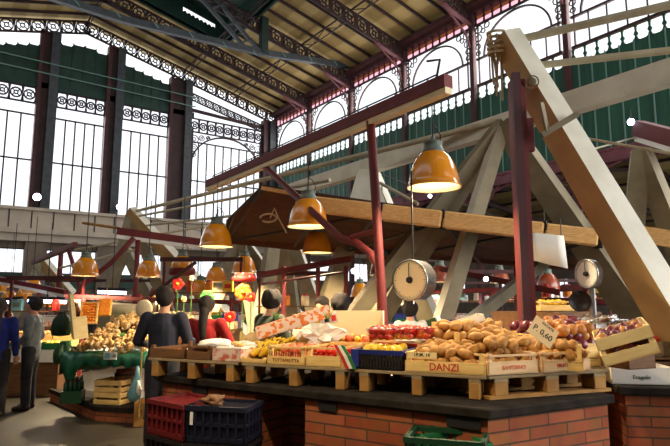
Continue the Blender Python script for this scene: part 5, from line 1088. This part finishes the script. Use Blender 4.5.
# plinth and things below
K0 = onz(95, 421, 0); K1 = onz(140, 424, 0); kD = (K1-K0).normalized(); KB = onz(52, 402, 0); kB = (KB-K0).normalized()
t = thing('stone_plinth', 'low brick plinth with a dark slab top beneath the dried goods table', 'plinth', (K0.x, K0.y, 0))
pl = [K0, K0+kD*1.3, K0+kD*1.3+kB*2.0, K0+kB*2.0]; brick_poly('brick_base', pl, 0, .13, t)
MB().prism([((p-K0*0).x, p.y) for p in [K0-(kD+kB)*.03, K0+kD*1.33-kB*.03, K0+kD*1.33+kB*2.03, K0+kB*2.03-kD*.03]], (0, 0, .13), (1, 0, 0), (0, 1, 0), (0, 0, .06)).build('slab_top', 'slab', t, world=True)
q = onz(93, 404, .19); 
for z, lb in ((.192, 'lower wooden crate on the plinth beneath the green cloth'), (.355, 'upper wooden crate on the plinth beneath the green cloth')): crate((q.x, q.y, z), RG, .42, .36, .155, lb, 'wood', slats=2)
q = onz(127, 403, .19); t = thing('barrel', 'dark red-brown barrel between the wooden crates and the blue bag', 'barrel', (q.x, q.y+.15, .192)); MB().lathe([(.12, 0), (.145, .12), (.15, .22), (.145, .34), (.12, .44)], n=20, cap=True).build('staves', 'wood_brown', t, smooth=True)
for z in (.08, .36): MB().lathe([(.142, z), (.146, z), (.146, z+.03), (.142, z+.03)], n=20).build('hoop', 'iron_dark', t)
q = at(138, 366, 6.7); t = thing('plastic_bag', 'pale blue plastic bag hanging from the right corner of the green cloth', 'bag', q, -HEAD)
MB().tube([(0, 0, 0), (.0, -.0, -.1), (-.01, 0, -.22), (-.03, 0, -.34), (-.04, 0, -.4)], [.015, .03, .06, .085, .04], 12).build('sack', 'bag_blue', t, smooth=True); MB().tube([(.03, -.05, -.16), (.045, -.05, -.28), (.05, -.05, -.33)], [.01, .035, .015], 8).build('white_patch', 'paper_w', t, smooth=True)
q = onz(59, 404, .0); t = thing('bottle_crate', 'dark green crate of wrapped bottles at the left end of the plinth', 'crate', (q.x, q.y, 0.0), RG+.5)
t.location = (onz(60, 404, .19)).to_tuple(); MB().box((0, 0, 0), (.26, .3, .16)).build('box', 'plastic_dkgreen', t)
for i in range(4):
    for j in range(3): b = thing('bottle', 'green bottle standing in the dark green crate', 'bottle', t.location+Matrix.Rotation(RG+.5, 3, 'Z') @ V((.04+.06*i, .06+.09*j, .16)), 0, 'bottles in the green crate'); MB().lathe([(.026, 0), (.026, .09), (.01, .13), (.01, .17)], n=10, cap=True).build('glass_body', 'plastic_dkgreen', b, smooth=True); MB().lathe([(.012, .17), (.012, .185)], n=8, cap=True).build('cap', 'dial_w', b)
def drape(h, r, seed, c):
    mb = MB(); n = 26; pr = [(.02, 0), (.8, .04), (1.0, .25), (.95, .5), (.8, .75), (.45, .95), (.35, 1.0), (.5, 1.08), (.02, 1.1)]
    for k, (a, z) in enumerate(pr):
        for j in range(n): th = 2*pi*j/n; f = 1+.22*sin(th*5+seed+z*2)+.12*sin(th*9+seed*2-z*3); mb.v.append(V(c)+V((cos(th)*a*r*f, sin(th)*a*r*f*.8, z*h)))
    for k in range(len(pr)-1):
        for j in range(n): mb.f.append((k*n+j, k*n+(j+1) % n, (k+1)*n+(j+1) % n, (k+1)*n+j)); mb.m.append(0)
    return mb
q = at(64, 350, 8.2); t = thing('green_sack', 'bunched green plastic sacks hanging at the left end of the table', 'sack', q, -HEAD)
drape(.3, .13, 3, (0, 0, -.2)).build('film', 'film_green', t, smooth=True); drape(.3, .1, 9, (.03, .3, -.3)).build('film', 'film_green', t, smooth=True)
q = at(63, 322, 8.0); t = thing('dark_sack', 'dark green sack bunched above the green plastic, beside the pale board', 'sack', q, -HEAD); drape(.32, .12, 5, (-.03, 0, -.2)).build('film', 'plastic_dkgreen', t, smooth=True)

# crates stacked before the left end of the counter
a = at(147, 412, 3.98); b = at(184, 421, 3.72); rzr = atan2((b-a).y, (b-a).x); Lr = ((b-a)*1).xy.length; HC = .232
c_ = at(245, 421, 3.62); rzb = atan2((c_-b).y, (c_-b).x); Lb = (c_-b).xy.length
for i in range(4):
    t = ribbed((a.x, a.y, HC*i), rzr, Lr-.01, .34, HC-.004, 'red plastic crate, topmost of the stack left of the navy crate' if i == 3 else ['bottom', 'second', 'third'][i]+' dark crate of the stack under the red one', 'plastic_red' if i == 3 else 'plastic_black', n=7)
    MB().box((.014, .014, .012), (Lr-.024, .326, HC*.9)).build('contents', 'plastic_red' if i == 3 else 'plastic_black', t)
    t = ribbed((b.x+.012, b.y, HC*i), rzb, Lb-.01, .3, HC-.004, 'navy blue plastic crate with a white tag, topmost of its stack' if i == 3 else ['bottom', 'second', 'third'][i]+' dark crate of the stack under the navy one', 'plastic_navy' if i == 3 else 'plastic_black', n=7)
    MB().box((.014, .014, .012), (Lb-.024, .286, HC*.9)).build('contents', 'plastic_navy' if i == 3 else 'plastic_black', t)
    if i == 3: MB().box((.03, -.004, .11), (.05, 0, .19)).build('white_tag', 'paper_w', t)
p = onz(133, 427, 0); t = box_open((p.x, p.y, 0), -HEAD+.1, .2, .3, .3, 'yellowish cardboard box with dark marks, left of the red crate', 'wood_block')
for x, z in ((.06, .18), (.12, .09), (.14, .2)): MB().box((x, -.002, z), (x+.03, 0, z+.03)).build('printed_mark', 'black_text', t)
t = thing('cleaning_rag', 'brown rag lying on the navy crate', 'rag', at(214, 400, 3.75), 0); MB().blob((0, 0, .0), .06, 3, 1.2, 1, .5, .9, 4).build('cloth', 'wood_brown', t, smooth=True)
# stacked green crates below the counter
g0 = onz(392, 434, .86); 
for i in range(3): ribbed((g0.x-.0, g0.y-.1, .29*i), RF+.1, .42, .3, .285, ['bottom', 'middle', 'topmost'][i]+' dark green crate of the left stack at the foot of the brick counter', 'plastic_dkgreen', 'plastic_crate', n=9)
g0 = onz(442, 446, .84)
for i in range(3): ribbed((g0.x-.0, g0.y-.0, .28*i), RF+.75, .30, .3, .275, ['bottom', 'middle', 'topmost'][i]+' green crate of the right stack at the foot of the brick counter', 'plastic_green', 'plastic_crate', n=9)

# ================================================================ FLOWERS AND BALLOONS over the middle stalls
t = thing('mushroom_balloon', 'red mushroom balloon with white dots hanging left of centre', 'balloon', at(244, 279, 8.5), -HEAD)
MB().lathe([(.0, -.03), (.12, -.045), (.185, -.02), (.18, .03), (.12, .085), (.001, .1)], n=22).build('cap', 'flag_red', t, smooth=True)
mb = MB()
for a in range(9): 
    r = .17 if a % 2 else .12; mb = MB(); mb.blob((r*cos(a*.7-3), r*sin(a*.7-3), .03 if a % 2 else .075), .016, 1).build('white_dot', 'paper_w', t)
MB().tube([(0, 0, -.03), (0, 0, -.16)], .04, 8).build('stalk', 'card', t); MB().tube([(0, 0, .1), (0, 0, 1.1)], .004, 4).build('string', 'cord', t)
def flower(px, py, D, m, lb, r, n=7):
    t = thing('paper_flower', lb, 'paper flower', at(px, py, D), -HEAD)
    for k in range(n): a = 2*pi*k/n; MB().blob((r*.6*cos(a), 0, r*.6*sin(a)), r*.5, 2, 1, .35, 1).build('petal', m, t, smooth=True)
    MB().blob((0, -.02, 0), r*.3, 2).build('centre', 'lemon', t, smooth=True); MB().tube([(0, 0, 0), (0, .02, -1.15)], .008, 4).build('stem', 'stem_green', t); return t
M['neon_orange'] = mat('neon_orange_foil', (255, 116, 40), .4); M['neon_red'] = mat('neon_red_foil', (240, 50, 40), .4); M['neon_green'] = mat('neon_green_foil', (70, 200, 60), .4)
flower(243, 292, 8.3, 'neon_orange', 'large orange paper flower under the mushroom balloon', .12); flower(251, 297, 8.2, 'neon_red', 'small red paper flower beside the large orange one', .07)
flower(178, 284, 8.6, 'neon_red', 'coral red paper tulip above the navy-shirted man', .09, 5); flower(207, 297, 8.2, 'neon_green', 'green paper decoration above the long-haired woman', .1, 6); flower(230, 317, 7.6, 'neon_red', 'round red paper flower at the shoulder of the man in green', .07, 8); flower(192, 278, 8.6, 'paper_w', 'white star shaped decoration right of the coral tulip', .045, 5); flower(184, 299, 8.4, 'paper_tan', 'pale paper flower right of the navy-shirted man', .045, 6)

# ================================================================ BACKGROUND STALLS
random.seed(5)
keys = ['orange', 'lemon', 'apple', 'green', 'peach', 'tomato', 'gold']
pal = ['wood', 'plastic_blue', 'paper_w', 'wood_pale', 'plastic_green', 'card_print', 'plastic_red']
nst = 0
def back_stall(px, D, wpx, label, what, nc=4, yaw=None, h=.85, sign=None, cloth='wood_brown', items=True):
    global nst; nst += 1
    c = at(px, 300, D); w = wpx*D/561; rz = -HEAD if yaw is None else yaw
    t = thing('market_stall', label, 'stall', (c.x, c.y, 0), rz)
    MB().box((-w/2, 0, h-(.2 if cloth == 'dial_w' else .06)), (w/2, .9, h)).build('counter_top', cloth, t); MB().box((-w/2+.05, .05, 0), (w/2-.05, .85, h-.06)).build('base', 'wood_brown', t)
    for s in (-1, 1): MB().box((s*(w/2-.05)-.02, .8, h), (s*(w/2-.05)+.02, .84, h+1.25)).build('upright', 'post_red', t)
    MB().box((-w/2, .78, h+.62), (w/2, .92, h+.64)).build('shelf', 'wood_brown', t); MB().box((-w/2, .7, h+1.2), (w/2, .75, h+1.28)).build('top_rail', 'iron_brown', t)
    Mx = Matrix.Translation((c.x, c.y, 0)) @ Matrix.Rotation(rz, 4, 'Z'); cw = w/nc
    for i in range(nc):
        for row in (0, 1):
            k = what[(i+row*2) % len(what)]; H = .12; z = h+.01+row*.16
            if row: q = Mx @ V((-w/2+cw*i, .4, h)); 
            q = Mx @ V((-w/2+cw*i+.01, .03+row*.38, z if not row else h))
            cr = crate((q.x, q.y, q.z), rz, cw-.02, .36, H+row*.16, '%s %s crate on the %s' % (['leftmost', 'second', 'third', 'fourth', 'fifth', 'sixth'][i], 'back' if row else 'front', label.split(',')[0]), random.choice(pal), .85)
            if items: fill(cr, cw-.02, .36, H+row*.16-.06, .085, k, 'produce in the crates of the %s' % label.split(',')[0], 'produce on the %s' % label.split(',')[0], 1, 0, sc=1.15)
    for i in range(int(w/.35)):
        q = Mx @ V((-w/2+.2+i*.35, .8, h+.65)); kd = i % 3
        o = thing('shelf_jar' if kd else 'shelf_box', 'packet or jar on shelf of %s' % label.split(',')[0], 'jar' if kd else 'box', q, rz, 'goods on the upper shelf of the %s' % label.split(',')[0])
        if kd: MB().lathe([(.07, 0), (.075, .02), (.075, .16), (.05, .18)], n=10, cap=True).build('jar_body', ['net_orange', 'card', 'paper_w', 'flag_red'][(i*5+nst) % 4], o); MB().lathe([(.055, .18), (.055, .21)], n=10, cap=True).build('lid', 'flag_red', o)
        else: MB().box((-.09, -.05, 0), (.09, .05, .2)).build('carton', ['paper_w', 'bag_blue', 'card_print', 'lemon'][(i*3+nst) % 4], o); MB().box((-.06, -.053, .06), (.06, -.05, .14)).build('label_patch', 'flag_red' if i % 2 else 'cap_grey', o)
    return t
back_stall(22, 9.6, 84, 'white fruit stall at far left, behind the man in the grey jacket', ['peach', 'orange', 'peach', 'lemon'], 4, cloth='dial_w', h=.76)
back_stall(190, 9.5, 90, 'dried flower stall behind the couple, below the small lamps', ['gold', 'lemon', 'orange', 'green'], 5, h=1.1)
back_stall(290, 9.6, 80, 'dim stall behind the man in green', ['apple', 'orange', 'lemon'], 4)
back_stall(420, 10.5, 90, 'dim stall behind the round cream scale', ['tomato', 'green', 'apple'], 5)
back_stall(500, 11, 80, 'dim stall beyond the potatoes', ['orange', 'apple', 'green'], 4, h=.95)
back_stall(585, 8.5, 110, 'dim stall behind the white dial scale', ['lemon', 'apple', 'gold'], 5, h=1.0)
back_stall(650, 7.2, 80, 'dim stall behind the boxes at the right edge', ['apple', 'peach'], 3, h=1.05)
back_stall(90, 15, 120, 'far left aisle stall, behind the orange nets', ['orange', 'lemon'], 5, h=.9, items=False)
back_stall(230, 16, 130, 'far middle stall, beyond the flowers', ['orange', 'green'], 5, h=.9, items=False)
back_stall(470, 17, 150, 'far stall by the arcade', ['orange', 'green'], 6, h=.9, items=False)
back_stall(600, 15, 130, 'far right stall by the arcade', ['orange', 'green'], 5, h=.9, items=False)
